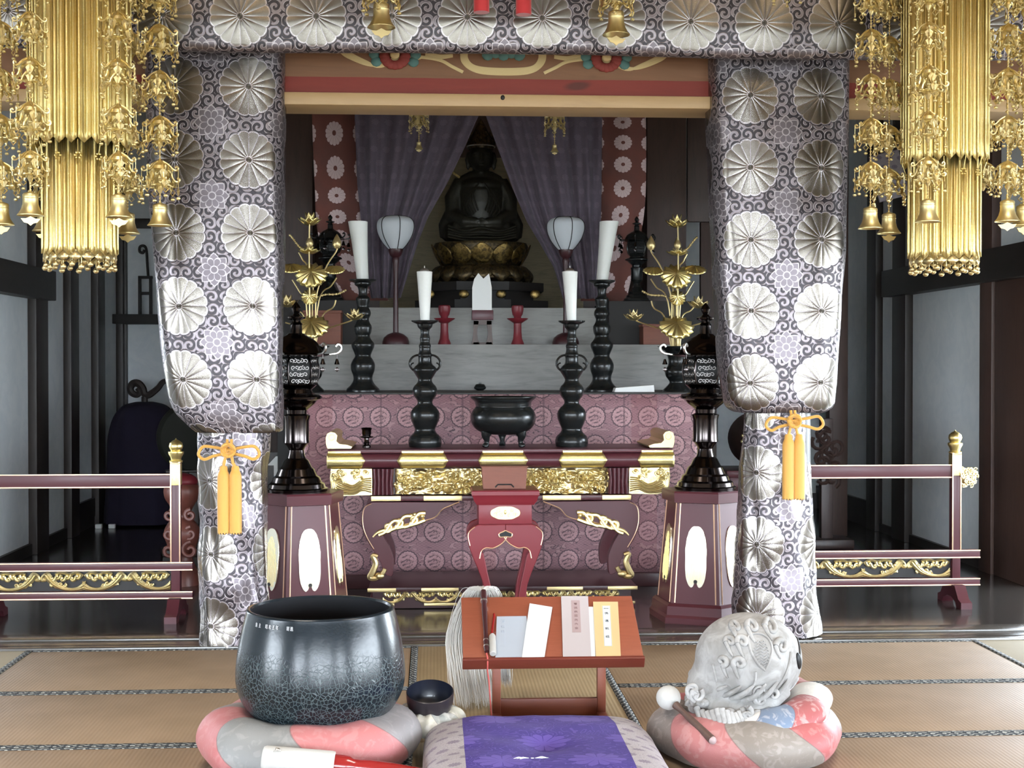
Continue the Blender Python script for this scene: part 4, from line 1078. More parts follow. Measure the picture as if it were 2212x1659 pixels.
for s in (-1, 1):
    pts = [(-s * -1 * 0 + (dx(a) if s < 0 else -dx(a)), dz(b)) for a, b in crv(lo, 3)]
    for y0, nm_ in ((.0, 'leg'), (DD - .09, 'leg')):
        m = MB(); n_ = len(pts); 
        # slightly swollen profile: outline prism with a raised middle layer
        ctr = [(x, z) for x, z in pts]
        m.prism(ctr, y0, y0 + .065); o = m.build(nm_, MAT['maroon'], dk, ang=40); bv = o.modifiers.new('rounded', 'BEVEL'); bv.width = .022; bv.segments = 4; bv.limit_method = 'ANGLE'; bv.angle_limit = 1.2
        if y0 == 0:
            g = MB(); ln = [(827, 1152), (845, 1140), (880, 1130), (915, 1124), (940, 1116), (955, 1100), (972, 1092), (992, 1084)]
            g.tube([((dx(a) if s < 0 else -dx(a)), -.003, dz(b)) for a, b in crv(ln, 6)], .004, 6)
            ln = [(803, 1087), (789, 1094), (784, 1112), (785, 1135), (793, 1158), (808, 1184)]
            g.tube([((dx(a) if s < 0 else -dx(a)), -.003, dz(b)) for a, b in crv(ln, 6)], .003, 6); g.build('gilt_line', MAT['rose_gold'], o)
            c_ = MB(); rnd = random.Random(2)
            X = lambda a: dx(a) if s < 0 else -dx(a)
            for k in range(3):
                cx_, cz_ = (838, 862, 893)[k], (1137, 1127, 1121)[k]
                c_.tube([(p[0], -.010, p[1]) for p in spiral(X(cx_), dz(cz_), .030, .008, 2.5 * s, -1.2 * s, 16)], [.0145 - .0004 * i for i in range(17)], 7)
                c_.tube([(X(a), -.012, dz(b)) for a, b in crv([(cx_ - 20, cz_ + 16), (cx_ - 6, cz_ + 10), (cx_ + 10, cz_ - 12), (cx_ + 26, cz_ - 14)], 6)], .013, 7)
                c_.ell((X(cx_ - 2), -.012, dz(cz_)), (.014, .012, .014), 8)
            c_.tube([(X(a), -.008, dz(b)) for a, b in crv([(806, 1158), (820, 1146), (850, 1140), (890, 1132), (918, 1122)], 6)], [.005 + .009 * min(1, i / 10) for i in range(25)], 7)
            for k in range(5): c_.ell((X(880 + 8 * k), -.010, dz(1110 + 2 * abs(k - 2))), (.017, .012, .014), 8)
            c_.build('carved_foliage', MAT['gold_pale'], o)
            f = MB()
            f.tube([(X(a), -.012, dz(b)) for a, b in crv([(816, 1200), (806, 1198), (812, 1214), (806, 1232), (800, 1244), (812, 1246), (826, 1236), (832, 1226)], 6)], [.020 - .012 * abs(i / 42 - .45) for i in range(43)], 8)
            f.ell((X(820), -.016, dz(1241)), (.03, .02, .022), 12); f.ell((X(804), -.014, dz(1246)), (.02, .016, .012), 10); f.build('gilt_foot_scroll', MAT['gold_pale'], o)
MB().bb(dx(797), dx(1375), -.06, DD + .05, dz(1273), dz(1264), .003).bb(dx(806), dx(1364), -.03, DD + .02, dz(1310), dz(1273)).build('base_board', MAT['maroon_dark'], dk)
m = MB()
for a, b in ((795, 856), (910, 990), (1180, 1258), (1312, 1377)): m.bb(dx(a), dx(b), -.066, -.055, dz(1273), dz(1265), .003); m.bb(dx(a + 6), dx(b - 4), -.04, -.028, dz(1305), dz(1299), .002)
m.build('gilt_strip', MAT['gold_pale'], dk)
b_ = MB(); waves(b_, (1345 - 835) * sd, .072, .008, 9, -.036); o = b_.build('base_wave_carving', MAT['gold_carved'], dk); o.location.z = dz(1299)
m = MB()
for s in (-1, 1): m.bb(s * dx(1355) - .05, s * dx(1355) + .05, -.05, DD + .04, 0.0, dz(1308) + .004, .01)
m.build('base_foot', MAT['maroon'], dk)
# things on the desk
ZD = dz(970)
def candlestick(lab, px, Y, z0, prof, ears, mat, ybase, nm_='candlestick'):
    c = P(px, 790, Y); t = thing(nm_, lab, 'candlestick', (c.x, c.y, z0)); s = Y / F_PX
    pr = crv(prof, 5); L = [(max(r, .5) * s, (ybase - y) * s) for y, r in pr]
    yp = prof[-1][0]
    MB().lathe(L, seg=28).build('stem', MAT[mat], t, ang=50)
    MB().lathe([(.002, L[-1][1] - .004), (prof[-1][1] * 1.0 * s, L[-1][1] - .002), (28.5 * s, L[-1][1] + .014), (29.5 * s, L[-1][1] + .022), (27 * s, L[-1][1] + .02), (14 * s, L[-1][1] + .006), (.002, L[-1][1] + .004)], seg=28).build('drip_pan', MAT[mat], t)
    if ears:
        for q in (-1, 1):
            m = MB().tube([(q * (13 + 20 * math.sin(a) ** 1) * s, 0, (ybase - 790 - 18 * math.cos(a)) * s) for a in [PI * i / 14 for i in range(15)]], .007, 8)
            m.tube([(p[0], 0, p[1]) for p in spiral(q * 24 * s, (ybase - 797) * s, .024, .012, PI / 2, q * -.8, 10)], .005, 6); m.build('ear_handle', MAT[mat], t)
    return t, z0 + L[-1][1] + .006
pf = [(970, 34), (966, 35), (958, 36), (948, 33), (940, 25), (932, 22), (922, 26), (908, 31), (896, 31), (886, 25), (878, 17), (870, 17), (860, 24), (850, 27), (840, 24), (832, 17), (824, 15), (812, 22), (804, 26), (797, 22), (790, 15), (778, 14), (772, 16), (766, 13), (758, 12), (752, 13), (744, 10), (736, 11), (726, 9), (718, 10), (712, 15), (705, 17)]
def candle(lab, px0, py0, px1, py1, r0, r1, Y, z0, conc, wick=True):
    a = P(px0, py0, Y); a.z = z0; b = P(px1, py1, Y); s = Y / F_PX; h = b.z - z0
    t = thing('candle', lab, 'candle', a)
    rs = []
    for k in range(13):
        f = k / 12; r = (r0 + (r1 - r0) * f ** conc) * s; ox = (b.x - a.x) * f
        rs.append([(ox + r * math.cos(2 * PI * j / 24), r * math.sin(2 * PI * j / 24), h * f) for j in range(24)])
    rs.append([(b.x - a.x + (p[0] - (b.x - a.x)) * .9, p[1] * .9, h + .002) for p in rs[-1]])
    MB().rings(rs).build('wax_body', MAT['candle'], t, ang=50)
    if wick: MB().lathe([(9 * s, h), (10 * s, h + 3 * s), (6 * s, h + 7 * s), (.004, h + 8 * s), (.003, h + 13 * s)], (b.x - a.x, 0, 0), 12).build('wick_cup', MAT['silver'], t)
    return t
YK = 8.86
for px, w_ in ((918, 'left'), (1235, 'right')):
    t, zt = candlestick('black bronze candlestick with ear handles at the %s of the desk' % w_, px, YK, ZD, pf, True, 'iron', 970)
    candle('flared white candle in the %s eared candlestick on the desk' % w_, px, 697, px - (1 if w_ == 'left' else 4), 587, 10, 17, YK, zt, 1.2)
Yc = 8.84; c = P(1087, 970, Yc); s = Yc / F_PX
t = thing('incense_burner', 'round black three-legged incense burner at the middle of the desk', 'incense burner', (c.x, c.y, ZD))
L = [(r * s, (970 - y) * s) for y, r in crv([(944, 10), (942, 36), (934, 56), (920, 68), (905, 71), (893, 67), (884, 60), (880, 60), (872, 62), (866, 69), (862, 71), (861, 68), (866, 58), (880, 52), (900, 54), (915, 20)], 4)]
MB().lathe(L, seg=40).build('bowl', MAT['iron'], t, ang=50)
for k in range(3):
    a = -PI / 2 + 2 * PI * k / 3 + (PI / 3); ca, sa = math.cos(a), math.sin(a)
    MB().tube([(r * s * ca, r * s * sa, (970 - y) * s) for r, y in crv([(40, 930), (44, 944), (42, 955), (43, 963), (48, 969.5)], 5)], [.042, .042, .04, .038, .034, .031, .028, .025, .022, .020, .018, .017, .016, .016, .017, .018, .020, .021, .021, .020, .018], 10).build('leg', MAT['iron'], t)
c = P(792, 970, 8.8); s = 8.8 / F_PX
t = thing('incense_cup', 'small polished bronze cup on a foot at the left end of the desk', 'cup', (c.x, c.y, ZD))
L = [(r * s, (974 - y) * s) for y, r in [(974, 9), (970, 9), (966, 5), (964, 7), (961, 5), (954, 5), (952, 14), (950, 15), (948, 8)]]
MB().lathe(L, seg=20).build('foot', MAT['bronze'], t)
MB().lathe([(r * s, (974 - y) * s) for y, r in [(949, 8), (944, 10), (936, 10), (933, 12), (931, 10), (933, 7), (942, 6)]], seg=20).build('cup', MAT['bronze'], t)

# ------------------------------------------------------------------ small red incense table with wooden box
YT = 8.12; st = YT / F_PX; CT = 1092
tt = thing('incense_table', 'small red lacquered incense table with bowed legs in front of the desk', 'table', (XA(CT, YT), YT, 0))
tx = lambda px: (px - CT) * st
tz = lambda py: ZA(py, YT, CT)
DT = .34
rs = []
for (z, e) in ((tz(1060), -.006), (tz(1062), 0), (tz(1070), 0), (tz(1074), -.008), (tz(1083), -.014), (tz(1090), -.028), (tz(1092), -.03)):
    rs.append([(tx(1019) - e, -e, z), (tx(1166) + e, -e, z), (tx(1166) + e, DT + e, z), (tx(1019) - e, DT + e, z)])
MB().rings(rs[::-1]).build('table_top', MAT['redlac'], tt, ang=30)
MB().bb(tx(1034), tx(1150), .03, DT - .03, tz(1134), tz(1090), .004).build('waist', MAT['redlac'], tt)
pl = []
for k in range(40):
    a = 2 * PI * k / 40; r_ = 1 + .06 * math.cos(4 * a)
    pl.append((tx(1092) + .082 * r_ * math.copysign(abs(math.cos(a)) ** .6, math.cos(a)), tz(1109) + .036 * r_ * math.copysign(abs(math.sin(a)) ** .7, math.sin(a))))
o = MB().prism(pl, .022, .031).build('gilt_plaque', MAT['gold_engr'], tt)
m = MB()
for sg in (-1, 1):
    for x, z, r_ in ((1078, 1104, .014), (1072, 1113, .013), (1084, 1114, .012)): m.tube([(sg * p[0], .02, p[1]) for p in spiral(tx(x), tz(z), r_, .004, 1, 1.2, 12)], .003, 5)
m.ell((0, .021, tz(1107)), (.008, .004, .013), 8); m.build('plaque_scroll', MAT['gold_engr'], o)
ol = [(1034, 1133), (1018, 1140), (1010, 1155), (1012, 1178), (1022, 1206), (1036, 1240), (1046, 1275), (1044, 1318), (1050, 1340), (1066, 1340), (1066, 1318), (1062, 1275), (1052, 1230), (1046, 1200), (1040, 1190), (1050, 1183), (1064, 1184), (1078, 1178), (1088, 1170), (1096, 1160), (1078, 1158), (1080, 1152), (1092, 1148)]
half = crv(ol, 3)
for y0 in (0.0, DT - .06):
    for sg in (-1, 1):
        pts = [((tx(a) if sg < 0 else -tx(a)), tz(b)) for a, b in half] + [(0.0, tz(1133))]
        if y0 == 0: pass
        m = MB().prism(pts, y0, y0 + .055); o = m.build('leg', MAT['redlac'], tt, ang=40); bv = o.modifiers.new('rounded', 'BEVEL'); bv.width = .014; bv.segments = 4; bv.limit_method = 'ANGLE'; bv.angle_limit = 1.2
        if y0 == 0:
            g = MB(); X = lambda a: tx(a) if sg < 0 else -tx(a)
            g.tube([(X(a), -.002, tz(b)) for a, b in crv([(1036, 1206), (1040, 1190), (1050, 1183), (1064, 1184), (1078, 1178), (1088, 1170), (1094, 1160), (1080, 1160), (1078, 1153), (1086, 1149), (1092, 1146)], 5)], .0035, 6)
            g.tube([(X(a), -.002, tz(b)) for a, b in crv([(1026, 1138), (1014, 1148), (1011, 1160), (1015, 1178)], 6)], .003, 6); g.build('gilt_line', MAT['rose_gold'], o)
MB().prism([(tx(1077), tz(1161)), (tx(1107), tz(1161)), (tx(1104), tz(1152)), (tx(1092), tz(1146)), (tx(1080), tz(1152))], -.003, .0).build('cloud_inlay', MAT['black'], tt)
yb = YT + .10; z0 = tz(1060); zt_b = ZA(1010, yb, 1090)
t = thing('incense_box', 'reddish brown wooden box with a drawer slot standing on the small red table', 'box', (XA(1090, yb), yb, z0))
sb_ = yb / F_PX; hb = zt_b - z0
rs = [[(x * k, y, z) for x, y in ((-49 * sb_, -.0), (49 * sb_, -.0), (49 * sb_, .15), (-49 * sb_, .15))] for z, k in ((.002, .94), (hb, 1.0), (hb + .001, .98))]
MB().rings(rs).build('box_body', MAT['boxwood'], t, ang=20)
MB().tube([(-.055, -.003, .012), (-.04, -.003, .028), (.04, -.003, .028), (.055, -.003, .012)], .005, 6).build('drawer_slot', MAT['soot'], t)
MB().bb(-51 * sb_, 51 * sb_, -.004, .154, hb, hb + .008, .002).build('lid', MAT['boxwood'], t)
# ------------------------------------------------------------------ cloth-covered altar and the tiers behind it
YA = 9.4; sa_ = YA / F_PX
AX0, AX1 = XA(655, YA), XA(1506, YA); ZA1, ZA0 = ZA(848, YA), ZA(1241, YA)
al = thing('altar_platform', 'long altar platform hung with mauve phoenix brocade behind the offering desk', 'altar', ((AX0 + AX1) / 2, YA, 0))
W = AX1 - AX0
MB().bb(-W / 2 + .02, W / 2 - .02, .03, 1.0, .09, ZA1 - .012, .004).build('platform_body', MAT['darkwood'], al)
MB().bb(-W / 2 - .05, W / 2 + .05, -.05, 1.02, 0, .092, .006).build('plinth', MAT['maroon_dark'], al)
def fc(a, b):
    x = -W / 2 + W * a
    fold = .010 * math.sin(x * 9.5) * (1 - b) + .006 * math.sin(x * 23 + 2) * (1 - b)
    return (x, fold - .002, ZA0 + (ZA1 - ZA0) * b)
MB().grid(fc, 120, 10, lambda a, b: (a * W + .03, b * (ZA1 - ZA0) + .098)).build('brocade_cloth', MAT['altar_cloth'], al, ang=80, solid=.004)
MB().bb(-W / 2 - .01, W / 2 + .01, -.012, 1.0, ZA1 - .012, ZA1, .003).build('altar_top', MAT['darkwood_y'], al)
Y1 = 10.45; T1a, T1b = XA(668, Y1), XA(1452, Y1); z1 = ZA(744, Y1)
tag(MB().bb(T1a, T1b, Y1, Y1 + .45, 0, z1, .004).build('timber_tier', MAT['tier']), 'lower weathered timber step above the mauve cloth altar', 'step')
Y2 = 10.82; T2a, T2b = XA(790, Y2), XA(1310, Y2); z2 = ZA(664, Y2)
tag(MB().bb(T2a, T2b, Y1 + .452, 12.69, 0, z2, .004).build('timber_tier', MAT['tier2']), 'upper pale timber step under the dark statue', 'step')
for sgn, pa, pb in ((-1, 600, 786), (1, 1314, 1520)):
    x0, x1 = XA(pa, 10.95), XA(pb, 10.95)
    tag(MB().bb(x0, x1, 10.92, 11.9, 0, ZA(650, 10.95), .006).build('side_ledge', MAT['soot']), 'dark ledge beside the pale timber step, %s side' % ('left' if sgn < 0 else 'right'), 'ledge')
# boxes on the lower step, small things on the altar
for pa, pb, y0, w_ in ((658, 738, 672, 'left'), (1386, 1448, 700, 'right')):
    x0, x1 = XA(pa, 10.6), XA(pb, 10.6)
    t = thing('wooden_box', 'reddish brown wooden box on the lower timber step, %s end' % w_, 'box', ((x0 + x1) / 2, 10.62, z1))
    h = ZA(y0, 10.6) - z1
    MB().bb(-(x1 - x0) / 2, (x1 - x0) / 2, -.10, .10, 0, h - .02, .004).build('box_body', MAT['boxwood'], t)
    MB().bb(-(x1 - x0) / 2 - .006, (x1 - x0) / 2 + .006, -.106, .106, h - .02, h, .004).build('lid', MAT['boxwood'], t)
m = MB().prism([(-.14, 0), (.14, 0), (.135, .048), (-.13, .028)], -.06, .06)
o = m.build('paper_packet', MAT['paper']); o.location = (XA(1368, 9.62), 9.62, ZA1); tag(o, 'flat white paper packet on the altar beside the right vase', 'packet')
t = thing('small_censer', 'small black lidded pot at the back of the altar, behind the incense burner', 'pot', (XA(1037, 10.2), 10.2, ZA1))
MB().lathe([(.02, 0), (.042, .012), (.045, .026), (.036, .034)], seg=18).build('pot', MAT['iron'], t); MB().lathe([(.04, .034), (.03, .046), (.008, .05), (.008, .058), (.002, .06)], seg=18).build('lid', MAT['iron'], t)
# tall candlesticks on the altar
pt_ = [(846, 36), (840, 35), (832, 27), (822, 21), (812, 21), (800, 25), (788, 26), (778, 22), (770, 17), (762, 19), (750, 24), (742, 24), (734, 18), (726, 15), (718, 18), (706, 19), (698, 15), (690, 13), (680, 17), (672, 16), (664, 12), (654, 14), (646, 15), (640, 10), (632, 9), (622, 11), (617, 17), (612, 18)]
for px, tp, r_, w_ in ((784, 773, 4, 'left'), (1300, 1316, -4, 'right')):
    Yt = 9.78
    t, zt = candlestick('tall black candlestick on the altar, %s side' % w_, px, Yt, ZA1, pt_, False, 'iron', 846)
    candle('tall flared white candle in the %s altar candlestick, leaning outwards' % w_, px, 606, tp, 479, 13, 21, Yt, zt, 1.5, False)
# vases with gilt lotus sprays
def lotus(mb, c, r, h, n=8, open_=.7):
    c = Vector(c)
    for ring, (rr, hh, k) in enumerate(((r, h * .55, n), (r * .62, h, n - 2))):
        for i in range(k):
            a = 2 * PI * i / k + ring * .4; ca, sa = math.cos(a), math.sin(a)
            def f(u, v):
                w_ = math.sin(PI * min(v * .9 + .08, 1)) * rr * .42 * (u - .5) * 2
                rad = rr * (v ** .7) * (open_ if ring else 1.0); z = hh * v ** 1.5 + .15 * rr * abs(u - .5)
                return (c.x + rad * ca - w_ * sa, c.y + rad * sa + w_ * ca, c.z + z)
            mb.grid(f, 4, 5)
def lotus_leaf(mb, c, r, tilt, az):
    m = Matrix.Translation(c) @ Matrix.Rotation(az, 4, 'Z') @ Matrix.Rotation(tilt, 4, 'X')
    def f(a, b):
        th = 2 * PI * a; rr = r * b * (1 + .07 * math.cos(14 * th) * b)
        return m @ Vector((rr * math.cos(th), rr * math.sin(th), -.35 * r * b ** 2 + .05 * r * math.cos(14 * th) * b))
    mb.grid(f, 56, 6)
def bud(mb, c, s, d=(0, 0, 1)):
    d = Vector(d).normalized(); m = d.to_track_quat('Z', 'Y').to_matrix()
    mb.lathe([(.003, -.004), (s * .30, 0), (s * .52, s * .35), (s * .50, s * .7), (s * .28, s * 1.2), (.002, s * 1.6)], c, 10, m=m)
def lotus_vase(lab, px, Y, flip, lab2):
    s = Y / F_PX; c = P(px, 790, Y); base = ZA1
    t = thing('flower_vase', lab, 'vase', (c.x, c.y, base))
    L = [(r * s, max(0, (846 - y)) * s) for y, r in crv([(846, 32), (842, 30), (832, 20), (824, 16), (812, 24), (800, 26), (790, 20), (780, 18), (770, 20), (760, 24), (752, 36), (748, 42), (749, 38), (765, 16), (780, 10)], 4)]
    MB().lathe(L, seg=28).build('vase_body', MAT['iron'], t, ang=50)
    q = thing('gilt_lotus_spray', lab2, 'flowers', (c.x, c.y, base))
    X = lambda a: (a - 1462) * flip * s
    Z = lambda b: (846 - b) * s
    V = lambda a, b, y=0.0: (X(a), y, Z(b))
    st = MB()
    stems = [((1462, 800), (1462, 650), (1463, 540), (1462, 485)), ((1458, 800), (1450, 700), (1448, 640), (1428, 580), (1406, 545), (1404, 535)), ((1455, 800), (1448, 720), (1420, 708), (1380, 695), (1370, 690)), ((1467, 800), (1472, 720), (1490, 705), (1515, 697)), ((1466, 800), (1470, 660), (1485, 630), (1500, 605)), ((1458, 800), (1444, 650), (1418, 618), (1406, 600)), ((1460, 800), (1440, 690), (1414, 664), (1408, 648)), ((1465, 800), (1474, 690), (1496, 668), (1512, 650)), ((1464, 800), (1466, 600), (1480, 560), (1488, 545)), ((1460, 760), (1459, 650), (1456, 600), (1458, 570))]
    for i, sp in enumerate(stems): st.tube([V(*p, (-.03 + .012 * i) if k > 1 else .004 * i) for k, p in enumerate(crv(sp, 6))], .0055, 6)
    st.build('stem', MAT['gold_pale'], q)
    m = MB(); lotus(m, V(1462, 490, 0), 25 * s, 28 * s); m.build('lotus_flower', MAT['gold'], q, solid=.002)
    m = MB(); lotus(m, V(1366, 692, -.02), 22 * s, 24 * s); m.build('lotus_flower', MAT['gold_pale'], q, solid=.002)
    m = MB(); lotus(m, V(1512, 664, .05), 24 * s, 26 * s); m.build('lotus_flower', MAT['gold_pale'], q, solid=.002)
    for (a, b, sz) in ((1404, 538, 19), (1462, 536, 16)):
        m = MB(); bud(m, V(a, b, -.02), sz * s); m.build('lotus_bud', MAT['gold_pale'], q)
    m = MB(); lotus(m, V(1464, 550, .02), 24 * s, 16 * s); m.build('lotus_flower', MAT['gold'], q, solid=.002)
    for (a, b, r_, tl, y) in ((1458, 590, 33, .95, -.06), (1458, 697, 37, .75, -.08), (1410, 578, 22, .45, -.02), (1502, 574, 24, .45, .0), (1462, 640, 18, 1.2, -.03)):
        m = MB(); lotus_leaf(m, V(a, b, y), r_ * s, tl, 0); m.build('lotus_leaf', MAT['gold'], q, solid=.003)
    for (a0, b0, a1, b1) in ((1386, 628, 1436, 642), (1475, 540, 1504, 514)):
        m = MB()
        for k in range(14):
            f = k / 13; m.ell(V(a0 + (a1 - a0) * f, b0 + (b1 - b0) * f + 3 * math.sin(f * 5), -.02), .0075 + .002 * (k % 2), 6)
        m.build('seed_spike', MAT['gold_pale'], q)
lotus_vase('black bronze vase on the altar, right side', 1462, 9.66, 1, 'gilt metal lotus spray in the right altar vase')
lotus_vase('black bronze vase on the altar, left side', 670, 9.66, -1, 'gilt metal lotus spray in the left altar vase')
# paper lanterns on the lower step
for px, w_ in ((855, 'left'), (1222, 'right')):
    Yl = 10.66; s = Yl / F_PX; c = P(px, 743, Yl)
    t = thing('paper_lantern', 'round white paper lantern on a slim stand, %s of the statue' % w_, 'lantern', (c.x, c.y, z1))
    pr = [(538, 15), (528, 24), (515, 33), (500, 39), (487, 40.5), (477, 38), (470, 30), (467, 18)]
    MB().lathe([(r * s, (743 - y) * s) for y, r in crv(pr, 4)], seg=40).build('paper_shade', MAT['lamp_paper'], t)
    m = MB()
    for k in range(6):
        a = PI / 6 + PI / 3 * k + .26; m.tube([((r + .6) * s * math.cos(a), (r + .6) * s * math.sin(a), (743 - y) * s) for y, r in crv(pr, 4)], .0032, 6)
    m.tube([(41 * s * math.cos(2 * PI * q / 30), 41 * s * math.sin(2 * PI * q / 30), (743 - 467) * s) if False else (18.5 * s * math.cos(2 * PI * q / 30), 18.5 * s * math.sin(2 * PI * q / 30), (743 - 467) * s) for q in range(30)], .004, 6, closed=True); m.build('shade_rib', MAT['black'], t)
    MB().lathe([(r * s, (743 - y) * s) for y, r in [(718, 6), (620, 5), (570, 6), (562, 8), (556, 7), (550, 13), (540, 16), (537, 16)]], seg=16).build('stand_post', MAT['maroon_dark'], t)
    MB().lathe([(r * s * (1), (743 - y) * s) for y, r in [(743, 29), (737, 29), (728, 26), (721, 18), (717, 8), (716, 3)]], seg=24).build('foot', MAT['maroon_dark'], t)
# red candle stands and the paper tablet
for px, w_ in ((960, 'left'), (1118, 'right')):
    Yl = 10.6; s = Yl / F_PX
    t = thing('red_candle_stand', 'small red lacquered candle stand on the lower step, %s of the paper tablet' % w_, 'candle stand', (XA(px, Yl), Yl, z1))
    MB().lathe([(r * s, (743 - y) * s) for y, r in [(743, 14), (740, 14), (730, 10), (715, 8.5), (697, 8.5)]], seg=20).build('stem', MAT['redlac'], t)
    MB().lathe([(r * s, (743 - y) * s) for y, r in [(697, 8), (693, 14), (688, 22), (686, 23), (687, 20), (689, 9)]], seg=24).build('saucer', MAT['redlac'], t)
    MB().lathe([(r * s, (743 - y) * s) for y, r in [(690, 8), (682, 8), (678, 11), (668, 13), (660, 13), (658, 11), (664, 8)]], seg=20).build('cup', MAT['redlac'], t)
Yl = 10.6; s = Yl / F_PX; t = thing('tablet_stand', 'dark red openwork stand under the white folded paper, before the statue', 'stand', (XA(1042, Yl), Yl, z1))
o = lambda y: (743 - y) * s
oval = [(11 * s * math.cos(a), o(719) + 18 * s * math.sin(a)) for a in [2 * PI * k / 24 for k in range(24)]]
m = MB()
for sg in (-1, 1):
    m.prism([(sg * x * s, o(y)) for x, y in ((22.5, 743), (20, 715), (19, 692), (9, 692), (9, 700), (11, 710), (11.5, 720), (10, 732), (7, 738), (7, 743))], -.05, .0)
m.bb(-19 * s, 19 * s, -.05, 0, o(700), o(686)); m.bb(-20 * s, 20 * s, -.05, 0, 0, o(738)); m.build('pierced_base', MAT['brownwood'], t)
MB().bb(-23 * s, 23 * s, -.07, .03, o(690), o(669), .004).build('socket', MAT['maroon'], t)
pt2 = [(-21, 669), (21, 669), (21, 620), (18, 604), (15, 590), (3, 601), (-8, 589), (-17, 602), (-21, 620)]
m = MB().prism([(x * s, (669 - y) * s) for x, y in pt2], -.03, .01); oo = m.build('folded_paper', MAT['paper']); oo.location = (XA(1041, Yl), Yl, z1 + o(669)); tag(oo, 'tall folded white paper with notched top standing before the statue', 'paper')

# ------------------------------------------------------------------ the statue and its throne
YBD = 11.75; sB = YBD / F_PX; CB = 1039
bd = thing('seated_statue', 'dark bronze seated buddha statue with tall crown between the purple curtains', 'statue', (XA(CB, YBD), YBD, ZA(526, YBD, CB)))
bx = lambda px: (px - CB) * sB
bz = lambda py: (526 - py) * sB
m = MB()
E_ = lambda c, r, seg=16, mm=None: m.ell(c, r, seg, mm)
E_((0, 0, bz(512)), (bx(1124), .22, 20 * sB)); E_((0, -.06, bz(506)), (bx(1112), .20, 18 * sB))
for sg in (-1, 1):
    m.tube([(sg * .05, -.10, bz(500)), (sg * .20, -.10, bz(500)), (sg * .27, .0, bz(503)), (sg * .20, .10, bz(500))], [.075, .085, .08, .07], 12)   # crossed legs
    m.tube([(sg * .165, .02, bz(392)), (sg * .235, .0, bz(430)), (sg * .235, -.05, bz(468)), (sg * .13, -.17, bz(484)), (sg * .03, -.20, bz(486))], [.065, .075, .07, .055, .04], 12)  # arms and sleeves
    m.tube([(sg * .22, -.02, bz(450)), (sg * .29, .02, bz(490)), (sg * .30, .02, bz(515))], [.07, .075, .05], 10)
m.tube([(0, .02, bz(510)), (0, .02, bz(470)), (0, .01, bz(440)), (0, .01, bz(412)), (0, .01, bz(398)), (0, .0, bz(388))], [.215, .205, .205, .195, .15, .08], 24, flat=.72)
E_((0, .0, bz(402)), (.19, .125, .075), 20)
m.tube([(-.16, .01, bz(396)), (-.08, .01, bz(388)), (0, .0, bz(384)), (.08, .01, bz(388)), (.16, .01, bz(396))], [.06, .07, .07, .07, .06], 12)
m.tube([(0, .0, bz(388)), (0, -.01, bz(368))], [.055, .05], 12)
E_((0, -.01, bz(342)), (.105, .115, 32 * sB), 20); E_((0, -.04, bz(358)), (.075, .08, .06), 16)
E_((0, -.122, bz(345)), (.015, .024, .038), 10)                       # nose
E_((0, -.112, bz(361)), (.028, .018, .010), 10)                      # mouth
for sg in (-1, 1):
    E_((sg * .042, -.106, bz(341)), (.026, .016, .009), 10); E_((sg * .042, -.108, bz(334)), (.034, .016, .006), 10)
    m.tube([(sg * .104, .0, bz(330)), (sg * .118, -.005, bz(347)), (sg * .108, -.01, bz(368))], [.016, .02, .012], 8)   # long ears
E_((0, -.20, bz(488)), (.06, .035, .03), 12); E_((0, -.23, bz(480)), (.03, .02, .018), 10)
body = m.build('body', MAT['buddha'], bd, ang=80)
r_ = body.modifiers.new('merge', 'REMESH'); r_.mode = 'VOXEL'; r_.voxel_size = .0095; r_.use_smooth_shade = True
sm_ = body.modifiers.new('soften', 'SMOOTH'); sm_.factor = .5; sm_.iterations = 3
m = MB()
for k in range(5):
    for sg in (-1, 1): m.tube([(sg * a, y, bz(b)) for a, y, b in crv([(.02 + .02 * k, -.155, 400 + 5 * k), (.07 + .02 * k, -.175, 425 + 8 * k), (.03 + .02 * k, -.20, 460 + 4 * k)], 6)], .007, 6)
    m.tube([(a, -.255 + .2 * a * a - .006 * k, bz(b)) for a, b in crv([(-.28, 494 + 6 * k), (-.15, 504 + 5 * k), (0, 498 + 7 * k), (.15, 504 + 5 * k), (.28, 494 + 6 * k)], 6)], .008, 6)
m.build('robe_folds', MAT['buddha'], bd)
m = MB().lathe([(.106, bz(324)), (.114, bz(319)), (.108, bz(312)), (.085, bz(300)), (.060, bz(286)), (.045, bz(276)), (.02, bz(264)), (.002, bz(258))], (0, -.005, 0), 24)
for k in range(12):
    a = 2 * PI * k / 12
    m.tube([(x * math.cos(a) , x * math.sin(a) - .005, z) for x, z in ((.113, bz(317)), (.116, bz(302)), (.08, bz(288)))], .008, 6); m.ell((.116 * math.cos(a), .116 * math.sin(a) - .005, bz(304)), .015, 8)
m.build('crown', MAT['oldgold_dark'], bd)
MB().tube([(.117 * math.cos(2 * PI * k / 30), .117 * math.sin(2 * PI * k / 30) - .005, bz(318)) for k in range(30)], .006, 6, closed=True).build('crown_band', MAT['silver'], bd)
th = thing('lotus_throne', 'worn gilt double lotus throne under the dark statue', 'throne', (XA(CB, YBD), YBD, z2))
tzz = lambda py: ZA(py, YBD, CB) - z2
